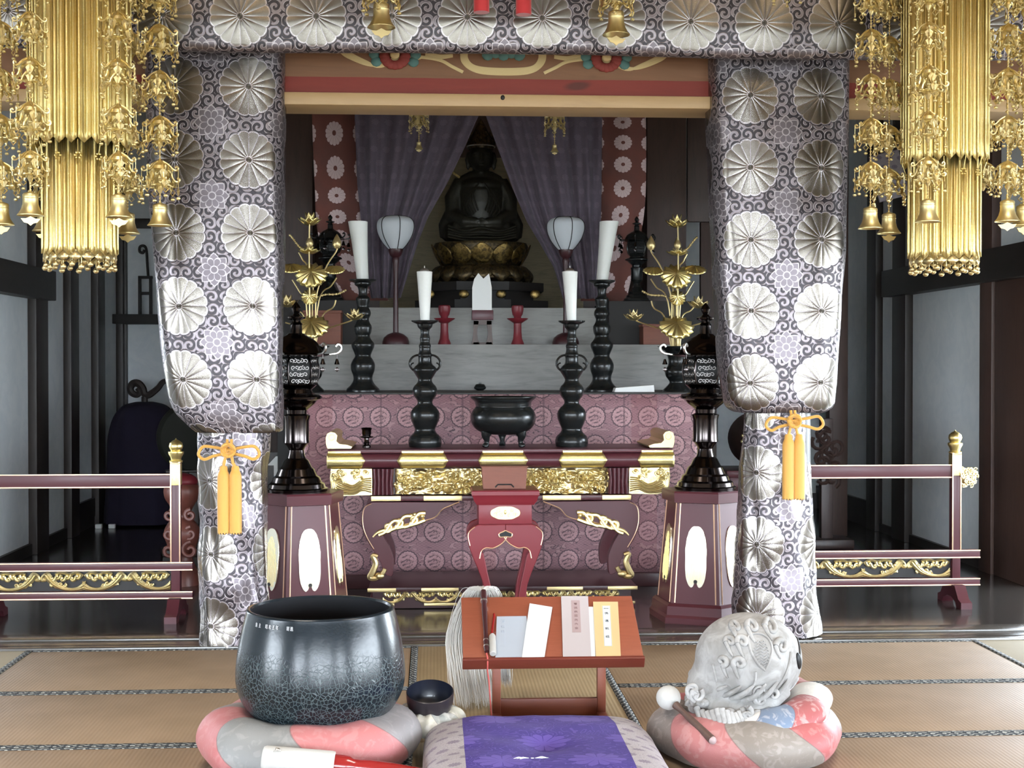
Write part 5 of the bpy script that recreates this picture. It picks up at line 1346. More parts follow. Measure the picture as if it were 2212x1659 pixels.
def petals(m, R, z0, z1, n, out, down=False):
    for i in range(n):
        a = 2 * PI * i / n - PI / 2; w_ = PI * R / n * 1.12
        def f(u, v):
            x = (u - .5) * 2; sh = math.sin(PI * min(.12 + v * .8, 1)) if not down else math.sin(PI * min(.2 + (1 - v) * .75, 1))
            bul = out * (math.sin(PI * v) * (.8 if down else .35) * (1 - .6 * x * x) + (v ** 1.3 * 1.5 if not down else (1 - v) * .5))
            r = R + bul; aa = a + x * w_ / R * sh
            zz = z0 + (z1 - z0) * (v + (.10 * (1 - x * x) * v if not down else -.12 * (1 - x * x) * (1 - v)))
            return (r * math.cos(aa), r * math.sin(aa) * .8, zz)
        m.grid(f, 8, 8)
    return m
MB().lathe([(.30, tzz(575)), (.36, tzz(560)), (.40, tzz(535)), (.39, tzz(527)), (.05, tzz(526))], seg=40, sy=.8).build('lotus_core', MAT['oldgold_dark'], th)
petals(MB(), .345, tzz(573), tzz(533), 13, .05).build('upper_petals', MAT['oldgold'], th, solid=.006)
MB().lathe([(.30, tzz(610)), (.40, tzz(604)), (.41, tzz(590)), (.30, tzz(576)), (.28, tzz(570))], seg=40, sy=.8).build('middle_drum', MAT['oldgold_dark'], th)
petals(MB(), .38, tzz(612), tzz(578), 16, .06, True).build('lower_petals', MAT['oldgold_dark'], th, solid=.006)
def hexplate(m, R, za, zb): m.lathe([(R, za), (R, zb)], seg=8, rot0=PI / 8, sy=.8)
m = MB(); hexplate(m, .56, tzz(632), tzz(614)); hexplate(m, .47, tzz(652), tzz(632)); hexplate(m, .60, 0.0, tzz(652)); m.build('plinth', MAT['soot'], th, ang=30)
for sg in (-1, 1):
    for a in (1078, 1150): MB().ell((sg * bx(a), -.385 if a < 1100 else -.34, tzz(640)), (.042, .012, .036), 12).build('gilt_boss', MAT['oldgold'], th)
# mandorla boards behind the statue
tag(MB().bb(XA(820, 12.7), XA(1260, 12.7), 12.7, 12.78, 0, 3.4, .004).build('board_screen', MAT['backboard']), 'grimy boarded screen behind the dark statue', 'screen')
m = MB().prism([(-.07, .02), (.02, -.04), (.07, -.075), (.078, -.06), (.02, -.02), (-.062, .038)], -.01, .01)
o = m.build('halo_bracket', MAT['oldgold'], bd); o.location = (bx(979), .06, bz(368))
# purple curtains, drawn open, and rust banner strips
def curtain(lab, side):
    Yc = 11.2
    if side < 0: inner = [(228, 1046), (260, 1030), (320, 1004), (400, 965), (470, 925), (520, 905), (560, 892), (600, 880), (645, 866)]; outer = [(228, 766), (400, 772), (560, 788), (645, 802)]
    else: inner = [(228, 1040), (260, 1052), (330, 1078), (420, 1112), (480, 1138), (530, 1168), (580, 1196), (645, 1214)]; outer = [(228, 1300), (400, 1300), (560, 1298), (645, 1296)]
    def lerp(t, y):
        for (a, b), (c, d) in zip(t, t[1:]):
            if a <= y <= c: return b + (d - b) * (y - a) / (c - a)
        return t[-1][1] if y > t[-1][0] else t[0][1]
    W0 = 1.15
    def f(a, b):
        py = 645 + (222 - 645) * b; p0, p1 = lerp(outer, py), lerp(inner, py)
        x = XA(p0 + (p1 - p0) * a, Yc); g = 1.0 - .35 * b
        y = Yc + .035 * g * math.sin(a * 24 + .8 * math.sin(b * 3)) + .016 * math.sin(a * 57 + b * 4) - .05 * a * (1 - b)
        return (x, y, ZA(py, Yc))
    o = MB().grid(f, 110, 36, lambda a, b: (a * W0, b * 1.6)).build('curtain', MAT['curtain'], ang=80, solid=.004)
    tag(o, lab, 'curtain')
curtain('faded purple curtain drawn to the left of the dark statue', -1)
curtain('faded purple curtain drawn to the right of the dark statue', 1)
MB_ = MB().tube([(XA(640, 11.2), 11.22, ZA(219, 11.2)), (XA(1440, 11.2), 11.22, ZA(219, 11.2))], .02, 10)
tag(MB_.build('curtain_rod', MAT['soot']), 'dark curtain rod behind the lintel', 'rod')
for pts, w_ in (([(674, 228), (680, 400), (690, 520), (742, 650)], 'left'), ([(1394, 228), (1396, 330), (1390, 470), (1352, 650)], 'right')):
    Yb = 11.45; wpx = 98
    cc = crv([(y, x) for x, y in pts], 8)
    def f(a, b):
        k = b * (len(cc) - 1); i = min(int(k), len(cc) - 2); fr = k - i
        py = cc[i][0] + (cc[i + 1][0] - cc[i][0]) * fr; pe = cc[i][1] + (cc[i + 1][1] - cc[i][1]) * fr
        px = (pe + wpx * a) if w_ == 'left' else (pe - wpx * (1 - a))
        return (XA(px, Yb), Yb + .018 * math.sin(a * 7 + b * 3), ZA(py, Yb))
    o = MB().grid(f, 16, 40, lambda a, b: (a * .375 + .045, -b * 1.6 + .02)).build('banner', MAT['mum'], ang=80, solid=.004)
    tag(o, 'rust coloured banner with white chrysanthemums at the %s of the altar' % w_, 'banner')
# dark bronze lanterns on the side ledges
for px, w_ in ((714, 'left'), (1375, 'right')):
    bronze_lantern('dark standing lantern in the shade beside the %s banner' % w_, px, 11.1, ZA(650, 10.95), .3, .62, 'iron')
# gilt pendants inside, under the lintel
gi = 'gilt pendants inside the altar recess'
strand(905, 322, 9.9, 'gilt pendant before the left purple curtain', gi, 268, 48, bell=.5, cap_s=.95, ncap=2)
strand(1198, 328, 9.9, 'gilt pendant before the right purple curtain', gi, 272, 48, bell=.5, cap_s=.95, ncap=2)
for o in list(bpy.data.objects):
    if o.get('group') == gi:
        o['category'] = 'hanging ornament'
# recess posts and dark boards at both sides
trim(MAT['brownwood'], XA(608, 12.3), XA(676, 12.3), 12.3, 12.5, 0, ZC)
trim(MAT['brownwood'], XA(1397, 12.3), XA(1482, 12.3), 12.3, 12.5, 0, ZC)
trim(MAT['brownwood'], XA(1482, 12.5), XA(1548, 12.5), 12.45, 12.5, ZA(478, 12.5), ZC)
trim(MAT['brownwood'], XA(540, 12.5), XA(608, 12.5), 12.45, 12.5, 0, ZC)
trim(MAT['brownwood'], XA(676, 12.9), XA(1397, 12.9), 12.9, 12.95, 0, ZC)
trim(MAT['brownwood'], XA(1792, 12.0), XA(1832, 12.0), 12.0, 12.12, 0, ZC)
trim(MAT['brownwood'], XA(1511, 12.6), XA(1546, 12.6), 12.55, 12.62, 0, ZA(478, 12.6))

# ------------------------------------------------------------------ side aisles
g = G(300, 1140); Yd = g.y; s = Yd / F_PX
t = thing('covered_drum', 'large drum under a dark purple cloth in the left aisle', 'drum', (XA(312, Yd + .3), Yd + .3, 0))
sd2 = (Yd + .3) / F_PX; ox = 312
outl = [(1143, 84, .30), (1100, 82, .30), (1040, 78, .30), (980, 76, .30), (940, 74, .30), (905, 66, .28), (885, 54, .24), (874, 40, .18), (868, 18, .08)]
rs = []
for y, hw, d in crv(outl, 4):
    rs.append([(hw * sd2 * math.copysign(abs(math.cos(a)) ** .8, math.cos(a)) * (1 + .03 * math.sin(a * 11 + y * .02)), d * math.sin(a) * (1 + .04 * math.sin(a * 9)), max(0.02, ZA(y, Yd + .3, 312))) for a in [2 * PI * k / 48 for k in range(48)]])
MB().rings(rs).build('cover_cloth', MAT['purplecover'], t, ang=80)
zt = ZA(868, Yd + .3)
m = MB().tube([(0, 0, zt - .02), (0, 0, zt + 12 * sd2)], .03, 8)
m.tube([((a - 312) * sd2, 0, ZA(b, Yd + .3)) for a, b in crv([(296, 838), (302, 846), (296, 852), (286, 848), (282, 838), (288, 828), (299, 828), (308, 838), (312, 850), (322, 852), (340, 838), (352, 824), (372, 822)], 5)], [.022 + .014 * math.sin(PI * i / 60) for i in range(61)], 8)
m.build('stand_crest', MAT['darkwood'], t)
m = MB()
for a in (228, 255): m.box(((a - 312) * sd2 + .02, -.33, .02), (.06, .05, .04), .008)
m.build('white_foot', MAT['paper'], t)
Yg = 11.2; c = P(418, 945, Yg)
t = thing('hanging_gong', 'large dark gong partly hidden behind the left pillar cover', 'gong', (c.x, c.y, 0), .25)
R = 76 * Yg / F_PX
m = MB().lathe([(.01, .05), (R * .3, .05), (R * .35, .04), (R * .9, .035), (R, .0), (R, -.10), (R * .94, -.10), (R * .9, 0), (.01, .02)], (0, 0, c.z), 40, m=Matrix.Rotation(PI / 2, 3, 'X')); m.build('gong_disc', MAT['olive'], t)
m = MB().bb(-.04, .04, -.03, .03, 0, c.z - R * .8, .01).bb(-.25, .25, -.12, .12, 0, .05, .01).bb(-.22, .22, -.06, .06, c.z - R * .98, c.z - R * .9, .01); m.build('stand', MAT['darkwood'], t)
g = G(378, 1262); Yd = g.y
t = thing('carved_drum_stand', 'carved red brown wooden stand between the left railing and pillar', 'stand', (XA(392, Yd), Yd, 0)); s = Yd / F_PX
m = MB()
pts = [(1262, 40), (1240, 36), (1205, 22), (1180, 30), (1150, 38), (1130, 30), (1115, 18), (1095, 24), (1075, 36), (1055, 38), (1045, 30)]
m.lathe([(r * s, max(0, ZA(y, Yd, 392))) for y, r in crv(pts, 4)], seg=24)
for q in (-1, 1):
    for y, r in ((1150, .05), (1185, .06), (1110, .04)): m.tube([(p[0], -.09, p[1]) for p in spiral(q * 22 * s, ZA(y, Yd, 392), r, .012, 1.5, q * 1.2, 16)], .014, 7)
m.build('carved_post', MAT['carved_brown'], t); MB().ell((0, 0, ZA(1040, Yd, 392)), (.11, .09, .06), 16).build('red_knob', MAT['redlac'], t)
Yp = 11.0; m = MB().prism([(-.02, 0), (.045, .07), (.065, .07), (.065, -.30), (.03, -.30), (.03, .0)], -.01, .01)
o = m.build('paper_tag', MAT['paper']); o.location = (XA(583, Yp), Yp, ZA(1003, Yp)); tag(o, 'white angled paper tag behind the left bronze lantern', 'paper')
MB__ = MB().bb(-.02, .10, .012, .03, -1.2, .1); q = MB__.build('tag_post', MAT['darkwood'], o)
# right aisle: big wooden fish drum on a lacquer table
Yr = 10.2; c = P(1640, 948, Yr); s = Yr / F_PX
t = thing('lacquer_table', 'dark red lacquer table behind the right bronze lantern', 'table', (c.x, c.y, 0)); ztb = ZA(1013, Yr)
MB().bb(-88 * s, 88 * s, -.26, .26, ztb - .05, ztb, .01).build('table_top', MAT['maroon'], t)
m = MB().bb(-80 * s, 80 * s, -.22, .22, ztb - .16, ztb - .05, .01); m.build('apron', MAT['maroon'], t)
for a in (-1, 1):
    for b in (-1, 1): MB().bb(a * 72 * s - .035, a * 72 * s + .035, b * .18 - .035, b * .18 + .035, 0, ztb - .15, .01).build('leg', MAT['maroon_dark'], t)
t = thing('barrel_drum', 'dark brown wooden drum on the red lacquer table, right aisle', 'drum', (c.x, c.y, ztb))
R = 62 * s
m = MB().lathe([(R * .86, -.26), (R * .96, -.15), (R, 0), (R * .96, .15), (R * .86, .26)], (0, 0, R), 36, m=Matrix.Rotation(PI / 2, 3, 'X')); m.build('drum_shell', MAT['drum'], t)
MB().lathe([(.01, .262), (R * .84, .262), (R * .86, .25), (.01, .25)], (0, 0, R), 36, m=Matrix.Rotation(PI / 2, 3, 'X')).build('drum_skin', MAT['olive'], t)
m = MB()
for k in range(28):
    a = 2 * PI * k / 28; m.ell((R * .88 * math.cos(a), -.25, R + R * .88 * math.sin(a)), .012, 7)
m.build('tack', MAT['brass'], t)
Yq = 11.3; t = thing('cloud_stand', 'dark carved stand behind the right pillar cover', 'stand', (XA(1785, Yq), Yq, 0)); s = Yq / F_PX
m = MB().bb(-.05, .05, -.04, .04, 0, ZA(905, Yq), .01).bb(-.2, .2, -.15, .15, 0, .08, .02)
rnd = random.Random(4)
for k in range(12): m.tube([(p[0], -.05, p[1]) for p in spiral(rnd.uniform(-.08, .08), ZA(940 + 9 * k, Yq), .07, .015, rnd.random() * 6, 1.1, 12)], .016, 6)
m.build('carved_post', MAT['drum'], t)
# shelf with a wooden rack on the back wall
xs0, xs1 = XA(246, 14.2), XA(400, 14.2)
t = thing('wall_shelf', 'dark wooden shelf on the back wall of the left aisle', 'shelf', ((xs0 + xs1) / 2, 14.4, 0)); zs0, zs1 = ZA(701, 14.2), ZA(681, 14.2)
MB().bb(xs0 - t.location.x, xs1 - t.location.x, -.30, -.001, zs0, zs1, .006).build('board', MAT['soot'], t)
t = thing('wooden_rack', 'dark wooden rack with a curled finial on the wall shelf in the left aisle', 'rack', (XA(318, 14.2), 14.2, zs1)); s = 14.2 / F_PX
m = MB()
for a in (-15, 8): m.bb((a - 3) * s, (a + 3) * s, -.02, .02, 0, 80 * s, .004)
m.bb(-18 * s, 12 * s, -.02, .02, 76 * s, 82 * s, .004); m.bb(-15 * s, 8 * s, -.02, .02, 42 * s, 48 * s, .004); m.build('frame', MAT['soot'], t)
MB().tube([(x * s, 0, z * s) for x, z in crv([(3, 78), (1, 110), (-1, 138), (-6, 146), (-14, 144), (-15, 134), (-8, 131), (-5, 138)], 5)], .014, 7).build('curled_finial', MAT['soot'], t)
# tilted plaque seen past the right pendants
c = P(1920, 380, 10.5); t = thing('grey_plaque', 'grey patterned plaque hanging near the right aisle wall', 'plaque', c)
MB().box((0, 0, 0), (.24, .02, .36), .004, Matrix.Rotation(-.25, 3, 'Y')).build('plaque_board', MAT['zab_side'], t); MB().tube([(.04, 0, .18), (.04, 0, ZC - c.z)], .004, 6).build('hanging_cord', MAT['soot'], t)
# ------------------------------------------------------------------ foreground
def cushion(name, lab, c, R, H, mat, dip=.35, seg=64, tilt=None, ruff=0.0, wob=.010):
    pr = [(.02, 0), (R * .55, 0), (R * .80, H * .04), (R * .93, H * .20), (R, H * .46), (R * .97, H * .70), (R * .88, H * .90), (R * .74, H), (R * .58, H * .98), (R * .40, H * (1 - dip * .6)), (R * .2, H * (1 - dip * .95)), (.015, H * (1 - dip))]
    pr = [(max(a, .01), b) for a, b in crv(pr, 3)]; rs = []
    for r, z in pr:
        ring = []
        for j in range(seg):
            a = 2 * PI * j / seg; k = 1 + wob / R * math.cos(8 * a) * (r / R) + .02 * noise.noise(Vector((2 * math.cos(a), 2 * math.sin(a), R * 9)))
            rr = r * k + ruff * math.sin(a * 19) * (r / R) ** 3 * .5
            ring.append((rr * math.cos(a), rr * math.sin(a), max(0.0, z + wob * .6 * math.cos(8 * a) * (r / R) * (z / H) + ruff * .5 * math.cos(a * 13) * (r / R) ** 2 * (z > .01))))
        rs.append(ring)
    o = MB().rings(rs).build(name, mat, ang=80); o.location = c
    if tilt: o.rotation_euler = tilt
    return tag(o, lab, 'cushion')
YB_ = 5.25; sB_ = YB_ / F_PX
cushion('round_cushion', 'big round pink and grey patchwork cushion under the large black bell bowl', (XA(667, YB_), YB_, 0.0), .415, .215, MAT['patch_big'], .26)
zbb = .168
t = thing('bell_bowl', 'large black bronze temple bell bowl with crackled lower wall', 'bell', (XA(692, YB_), YB_, zbb))
pr = crv([(.02, 0), (.16, .0), (.215, .008), (.258, .034), (.290, .075), (.309, .118), (.317, .165), (.314, .225), (.305, .290), (.293, .350), (.279, .405), (.276, .418)], 5)
H_ = .424
outer = [(max(a, .01), b) for a, b in pr] + [(.272, H_), (.262, H_), (.258, .415)]
MB().lathe(outer, seg=96, caps=False).build('bowl_wall', MAT['bell'], t, ang=60)
MB().lathe([(.258, .416), (.270, .36), (.288, .28), (.296, .2), (.285, .11), (.25, .05), (.16, .02), (.01, .016)], seg=72, caps=False).build('bowl_inside', MAT['bell_in'], t, ang=60)
_fonts = {}
def text_mesh(body, size, mat, name, ext=.0003, sp=1.0):
    cu = bpy.data.curves.new(name, 'FONT'); cu.body = body; cu.size = size; cu.align_x = 'CENTER'; cu.align_y = 'CENTER'; cu.extrude = ext; cu.space_line = sp
    tmp = bpy.data.objects.new(name, cu); C.objects.link(tmp)
    bpy.context.view_layer.update()
    me = bpy.data.meshes.new_from_object(tmp.evaluated_get(bpy.context.evaluated_depsgraph_get()))
    bpy.data.objects.remove(tmp); me.name = name
    me.materials.clear(); me.materials.append(mat)
    o = bpy.data.objects.new(name, me); C.objects.link(o); return o
# inscription just below the rim, one part made of the engraved characters
bm_all = []
ins = None; vs = []; fs = []
for i, ch in enumerate('施主 昭和五年  寄進'):
    if ch == ' ': continue
    o = text_mesh(ch, .017, MAT['inscription'], 'tmp', .0004)
    a = -PI / 2 + (-(692 - 570) * sB_ + i * .0125) / .29
    a = -PI / 2 + math.asin(max(-.99, min(.99, (570 + i * 7.6 - 692) * sB_ / .28)))
    R_ = .2845; z = .392
    for v in o.data.vertices:
        th = a + (v.co.x * .75) / R_
        vs.append(((R_ + v.co.z + (v.co.y * -.13)) * math.cos(th), (R_ + v.co.z + (v.co.y * -.13)) * math.sin(th), z + v.co.y))
    off = len(vs) - len(o.data.vertices)
    fs += [tuple(k + off for k in p.vertices) for p in o.data.polygons]
    me_ = o.data; bpy.data.objects.remove(o); bpy.data.meshes.remove(me_)
MB().add(vs, fs).build('inscription', MAT['inscription'], t)
# striker lying on the front of the cushion
Ym = 4.79; sm2 = Ym / F_PX
p0, p1 = P(566, 1638, Ym), P(722, 1652, Ym)
t = thing('bell_striker', 'thick striker with white felt head and glossy red handle lying before the bell bowl', 'striker', p0)
d = (p1 - p0); p2 = P(925, 1682, Ym) - p0
dn = d.normalized()
def along(pts, seg=20):
    m = MB(); M3 = dn.to_track_quat('Z', 'Y').to_matrix(); return m.lathe([(r, z) for z, r in pts], seg=seg, m=M3)
Ld = d.length
along([(0, .030), (.003, .040), (.012, .044), (Ld - .01, .046), (Ld, .044)]).build('felt_head', MAT['white_cloth'], t, ang=60)
along([(Ld - .002, .036), (Ld + .03, .036), (Ld + .05, .034), (Ld + .065, .026), (Ld + .085, .025), (Ld + .12, .027), (Ld + .20, .024), (Ld + .27, .018), (Ld + .33, .014), (Ld + .335, .006)]).build('handle', MAT['handle_red'], t, ang=60)
MB().lathe([(.002, .012), (.010, .010), (.013, .004), (.013, 0)], (.055, -.030, .030), 12, m=Matrix.Rotation(-PI / 4, 3, 'X') @ Matrix.Rotation(0, 3, 'Y')).build('metal_stud', MAT['silver'], t)
# small bowl on its little cushion
YR_ = 5.43
c = (XA(924, YR_), YR_, .066)
cushion('small_cushion', 'small ruffled cream and grey patchwork cushion under the little dark bowl', c, (.140), .092, MAT['patch_small'], .42, 72, ruff=.016, wob=.004)
t = thing('small_bell_bowl', 'small dark bowl bell tilted on its little ruffled cushion', 'bell', (c[0] + .008, c[1] - .004, .128)); t.rotation_euler = (math.radians(17), 0, 0)
MB().lathe([(.01, 0), (.045, .002), (.066, .014), (.082, .038), (.090, .065), (.0925, .092), (.0925, .110), (.089, .112)], seg=48, caps=False).build('bowl_wall', MAT['rin'], t, ang=60)
MB().lathe([(.089, .112), (.088, .09), (.080, .045), (.05, .014), (.005, .010)], seg=48, caps=False).build('bowl_inside', MAT['rin_in'], t, ang=60)
# violet cushion
ZX, ZY0, ZY1 = XA(1176, 5.0) - .005, 4.42, 5.46
zc = Vector((ZX, (ZY0 + ZY1) / 2, 0)); hx, hy = .435, (ZY1 - ZY0) / 2
t = thing('violet_cushion', 'violet damask floor cushion with silver brocade sides before the lectern', 'cushion', zc)
def zab(u0, u1, nu, top):
    def f(a, b):
        u = (u0 + (u1 - u0) * a); v = -1 + 2 * b
        k = (1 - .10 * abs(v) ** 4 * abs(u) ** 2)
        edge = (1 - abs(u) ** 5) * (1 - abs(v) ** 5)
        x = u * hx * (1 - .05 * abs(v) ** 6); y = v * hy * (1 - .05 * abs(u) ** 6)
        puff = max(edge, 0) ** .45
        dip = .030 * math.exp(-((u * 1.0) ** 2 + (v + .05) ** 2) * 30)
        z = .055 + (.105 * puff - dip + .008 * noise.noise(Vector((x * 7, y * 7, 1)))) if top else .055 - .055 * puff
        return (x, y, max(z, .0))
    return MB().grid(f, nu, 40, lambda a, b: ((u0 + (u1 - u0) * a) * hx, b * 2 * hy))
ua, ub = -.66, .66
for nm_, u0, u1, mt in (('silk_cover', ua, ub, 'zabuton'), ('brocade_side', -1, ua, 'zab_side'), ('brocade_side', ub, 1, 'zab_side')):
    m = zab(u0, u1, 40 if nm_ == 'silk_cover' else 14, True); n0 = len(m.v)
    b_ = zab(u0, u1, 40 if nm_ == 'silk_cover' else 14, False); m.add(b_.v, [tuple(reversed(f)) for f in b_.f], b_.uv)
    m.build(nm_, MAT[mt], t, ang=80)
m = MB(); rnd = random.Random(6); tp = P(1150, 1642, 4.72) - zc; tp.z = .150
for k in range(26):
    s_ = -1 if k < 15 else 1; a = rnd.uniform(-.35, .35); L = rnd.uniform(.05, .10)
    m.tube([tp + Vector((0, 0, .004)), tp + Vector((s_ * L * .5, -.01 * a, .006 + .006 * rnd.random())), tp + Vector((s_ * L, -.06 * a - .02 * (s_ < 0), .0))], [.0022, .0022, .0012], 5)
m.ell(tp, (.012, .012, .010), 10); m.build('white_tassel', MAT['paper_white'], t)
# lectern
YL_ = 5.87; lx = XA(1189, YL_)
t = thing('lectern', 'low cherry wood book lectern with a slanted top behind the violet cushion', 'lectern', (lx, YL_, 0))
A = Vector((0, 5.70, ZA(1423, 5.70))); B = Vector((0, 6.06, ZA(1289, 6.06)))
vd = (B - A).normalized(); nd = Vector((0, -vd.z, vd.y)); LEN = (B - A).length
BW = .375
FR = Matrix(((1, 0, 0, 0), (0, vd.y, nd.y, 0), (0, vd.z, nd.z, 0), (0, 0, 0, 1)))
FR = Matrix.Translation((lx, A.y, A.z)) @ FR
def onboard(px, py):
    dr = ray(px, py); p = CAM + dr * ((A - CAM).dot(nd) / dr.dot(nd)); q = p - Vector((lx, A.y, A.z)); return (q.x, q.dot(vd))
toL = Matrix.Translation((-lx, -YL_, 0)) @ FR
def bpart(m, name, mat, parent, **k):
    m.v = [tuple(toL @ Vector(p)) for p in m.v]; return m.build(name, mat, parent, **k)
bpart(MB().bb(-BW, BW, 0, LEN, -.016, -.0005, .004), 'slanted_board', MAT['lectern'], t)
bpart(MB().bb(-BW - .002, BW + .002, -.018, -.0005, -.040, .010, .004), 'book_ledge', MAT['lectern_dark'], t)
for px in (1072, 1299):
    x = XA(px, YL_) - lx
    MB().bb(x - .018, x + .018, -.022, .022, .0, .375, .004).build('leg', MAT['lectern'], t)
    MB().bb(x - .020, x + .020, -.13, .14, 0, .03, .005).build('foot', MAT['lectern'], t)
xA, xB = XA(1081, YL_) - lx, XA(1291, YL_) - lx
MB().bb(xA, xB, -.012, .012, ZA(1546, YL_), ZA(1509, YL_), .003).build('stretcher', MAT['lectern'], t)
MB().bb(xA, xB, -.01, .01, .30, .35, .003).build('stretcher', MAT['lectern'], t)
# booklets: corners measured on the slanted board
def booklet(lab, name, cs, th, mat, lift=0.0, cat='booklet'):
    q = [onboard(*c) for c in cs]
    cx, cy = sum(a for a, b in q) / 4, sum(b for a, b in q) / 4
    m = MB(); n = 4
    base = [(a - cx, b - cy, 0) for a, b in q]; top = [(a - cx, b - cy, th) for a, b in q]
    m.add(base + top, [(3, 2, 1, 0), (4, 5, 6, 7), (0, 1, 5, 4), (1, 2, 6, 5), (2, 3, 7, 6), (3, 0, 4, 7)])
    e = bpy.data.objects.new(name, None); C.objects.link(e); e.empty_display_size = .05
    e.matrix_world = FR @ Matrix.Translation((cx, cy, lift)); tag(e, lab, cat)
    m.build('cover', mat, e, ang=20)
    return e, q, (cx, cy), th
def slip(e, q, f, th, mat, name='title_slip', z=.0006):
    """rectangle in fractional cover coordinates (u0,v0,u1,v1), v from the top"""
    def at(u, v):
        a = Vector(q[0]).lerp(Vector(q[1]), u); b = Vector(q[3]).lerp(Vector(q[2]), u); p = a.lerp(b, v); return p
    cx, cy = sum(a for a, b in q) / 4, sum(b for a, b in q) / 4
    ps = [at(f[0], f[3]), at(f[2], f[3]), at(f[2], f[1]), at(f[0], f[1])]
    m = MB(); m.add([(p.x - cx, p.y - cy, th + z) for p in ps] + [(p.x - cx, p.y - cy, th) for p in ps], [(0, 1, 2, 3), (4, 5, 1, 0), (5, 6, 2, 1), (6, 7, 3, 2), (7, 4, 0, 3)])
    return m.build(name, mat, e, ang=20)
def title(e, q, u, vs_, chars, size, th, mat, z=.0012):
    cx, cy = sum(a for a, b in q) / 4, sum(b for a, b in q) / 4
    for v, ch in zip(vs_, chars):
        a = Vector(q[0]).lerp(Vector(q[1]), u); b = Vector(q[3]).lerp(Vector(q[2]), u); p = a.lerp(b, v)
        o = text_mesh(ch, size, mat, 'title_character'); o.parent = e; o.location = (p.x - cx, p.y - cy, th + z)
e, q, _, th = booklet('pale blue grey booklet lying at the left of the lectern', 'booklet', ((1073, 1334), (1137, 1333), (1146, 1424), (1070, 1424)), .006, MAT['paper_blue'])
m = MB()
title(e, q, .20, (.13, .26, .38), '修証義', .016, th, MAT['ink_faint'])
for f in ((.12, .08, .13, .72), (.27, .08, .28, .72), (.12, .08, .28, .085), (.12, .715, .28, .72)): slip(e, q, f, th, MAT['ink_faint'], 'printed_frame')
booklet('bright white card slanted across the pale blue booklet', 'paper_card', ((1144, 1307), (1193, 1315), (1176, 1423), (1127, 1424)), .002, MAT['paper_white'], .0075, 'card')
e, q, _, th = booklet('tall pinkish grey booklet with a dusty rose title slip', 'booklet', ((1212, 1291), (1270, 1291), (1277, 1423), (1216, 1423)), .009, MAT['paper_pink'])
slip(e, q, (.36, .075, .68, .61), th, MAT['paper_slip'])
title(e, q, .52, (.14, .21, .275, .34, .41, .475, .545), '曹洞宗回向大全', .0165, th, MAT['ink_red'])
booklet('thin white booklet showing between the pink and orange booklets', 'booklet', ((1271, 1313), (1283, 1313), (1286, 1423), (1276.5, 1423)), .006, MAT['paper_white'])
e, q, _, th = booklet('apricot orange booklet with a white title label at the right of the lectern', 'booklet', ((1281, 1303), (1334.5, 1303), (1341, 1423), (1287, 1423)), .008, MAT['paper_orange'], .0005)
slip(e, q, (.33, .065, .70, .825), th, MAT['cream'], 'label_border', .0004)
slip(e, q, (.36, .08, .67, .81), th, MAT['ink_faint'], 'label_line', .0007)
slip(e, q, (.38, .085, .65, .805), th, MAT['paper_white'], 'title_label', .0010)
title(e, q, .51, (.225, .365, .505, .65), '佛遺教経', .0175, th, MAT['ink'], .0016)
title(e, q, .51, (.135,), ('昭和改訂',), .0055, th, MAT['ink'], .0016)
# small striker lying on the lectern: red stick, white head
e = bpy.data.objects.new('hand_striker', None); C.objects.link(e); e.matrix_world = FR.copy()
tag(e, 'small striker with red stick and white padded head beside the whisk on the lectern', 'striker')
a, b = onboard(1065, 1422), onboard(1063, 1378); c_ = onboard(1069, 1330)
m = MB().tube([(a[0], a[1] + .006, .017), (a[0], a[1] + .010, .017), (b[0], b[1] - .012, .017), (b[0] + .001, b[1], .017)], [.011, .0145, .0145, .009], 14); m.build('padded_head', MAT['white_cloth'], e)
m = MB().tube([(b[0], b[1] - .004, .017), (b[0], b[1] + .02, .015), (c_[0] - .004, c_[1] - .02, .010), (c_[0] - .004, c_[1], .009)], [.006, .006, .006, .005], 10); m.build('stick', MAT['handle_red'], e)
# horsehair whisk
e = bpy.data.objects.new('horsehair_whisk', None); C.objects.link(e); e.matrix_world = FR.copy()
tag(e, 'dark handled whisk of long white horsehair hung over the back of the lectern', 'whisk')
a, b = onboard(1044, 1284), onboard(1051, 1414)
n_ = 21; L = [Vector((a[0] + (b[0] - a[0]) * k / (n_ - 1), a[1] + (b[1] - a[1]) * k / (n_ - 1), .016)) for k in range(n_)]
rad = [.013, .014, .014, .0145, .011, .011, .0115, .0115, .0115, .011, .0105, .010, .010, .0095, .009, .009, .011, .0115, .011, .012, .009]
MB().tube(L, rad, 14).build('handle', MAT['maroon_dark'], e)
m = MB()
for k, r in ((3.4, .0155), (16.5, .0118), (18.4, .0125)):
    i = int(k); p = L[i].lerp(L[i + 1], k - i); m.tube([p + Vector((0, .003, 0)), p - Vector((0, .003, 0))], r, 14)
m.build('silver_ring', MAT['silver'], e)
inv = FR.inverted(); rnd = random.Random(11); m = MB()
root = FR @ L[0]
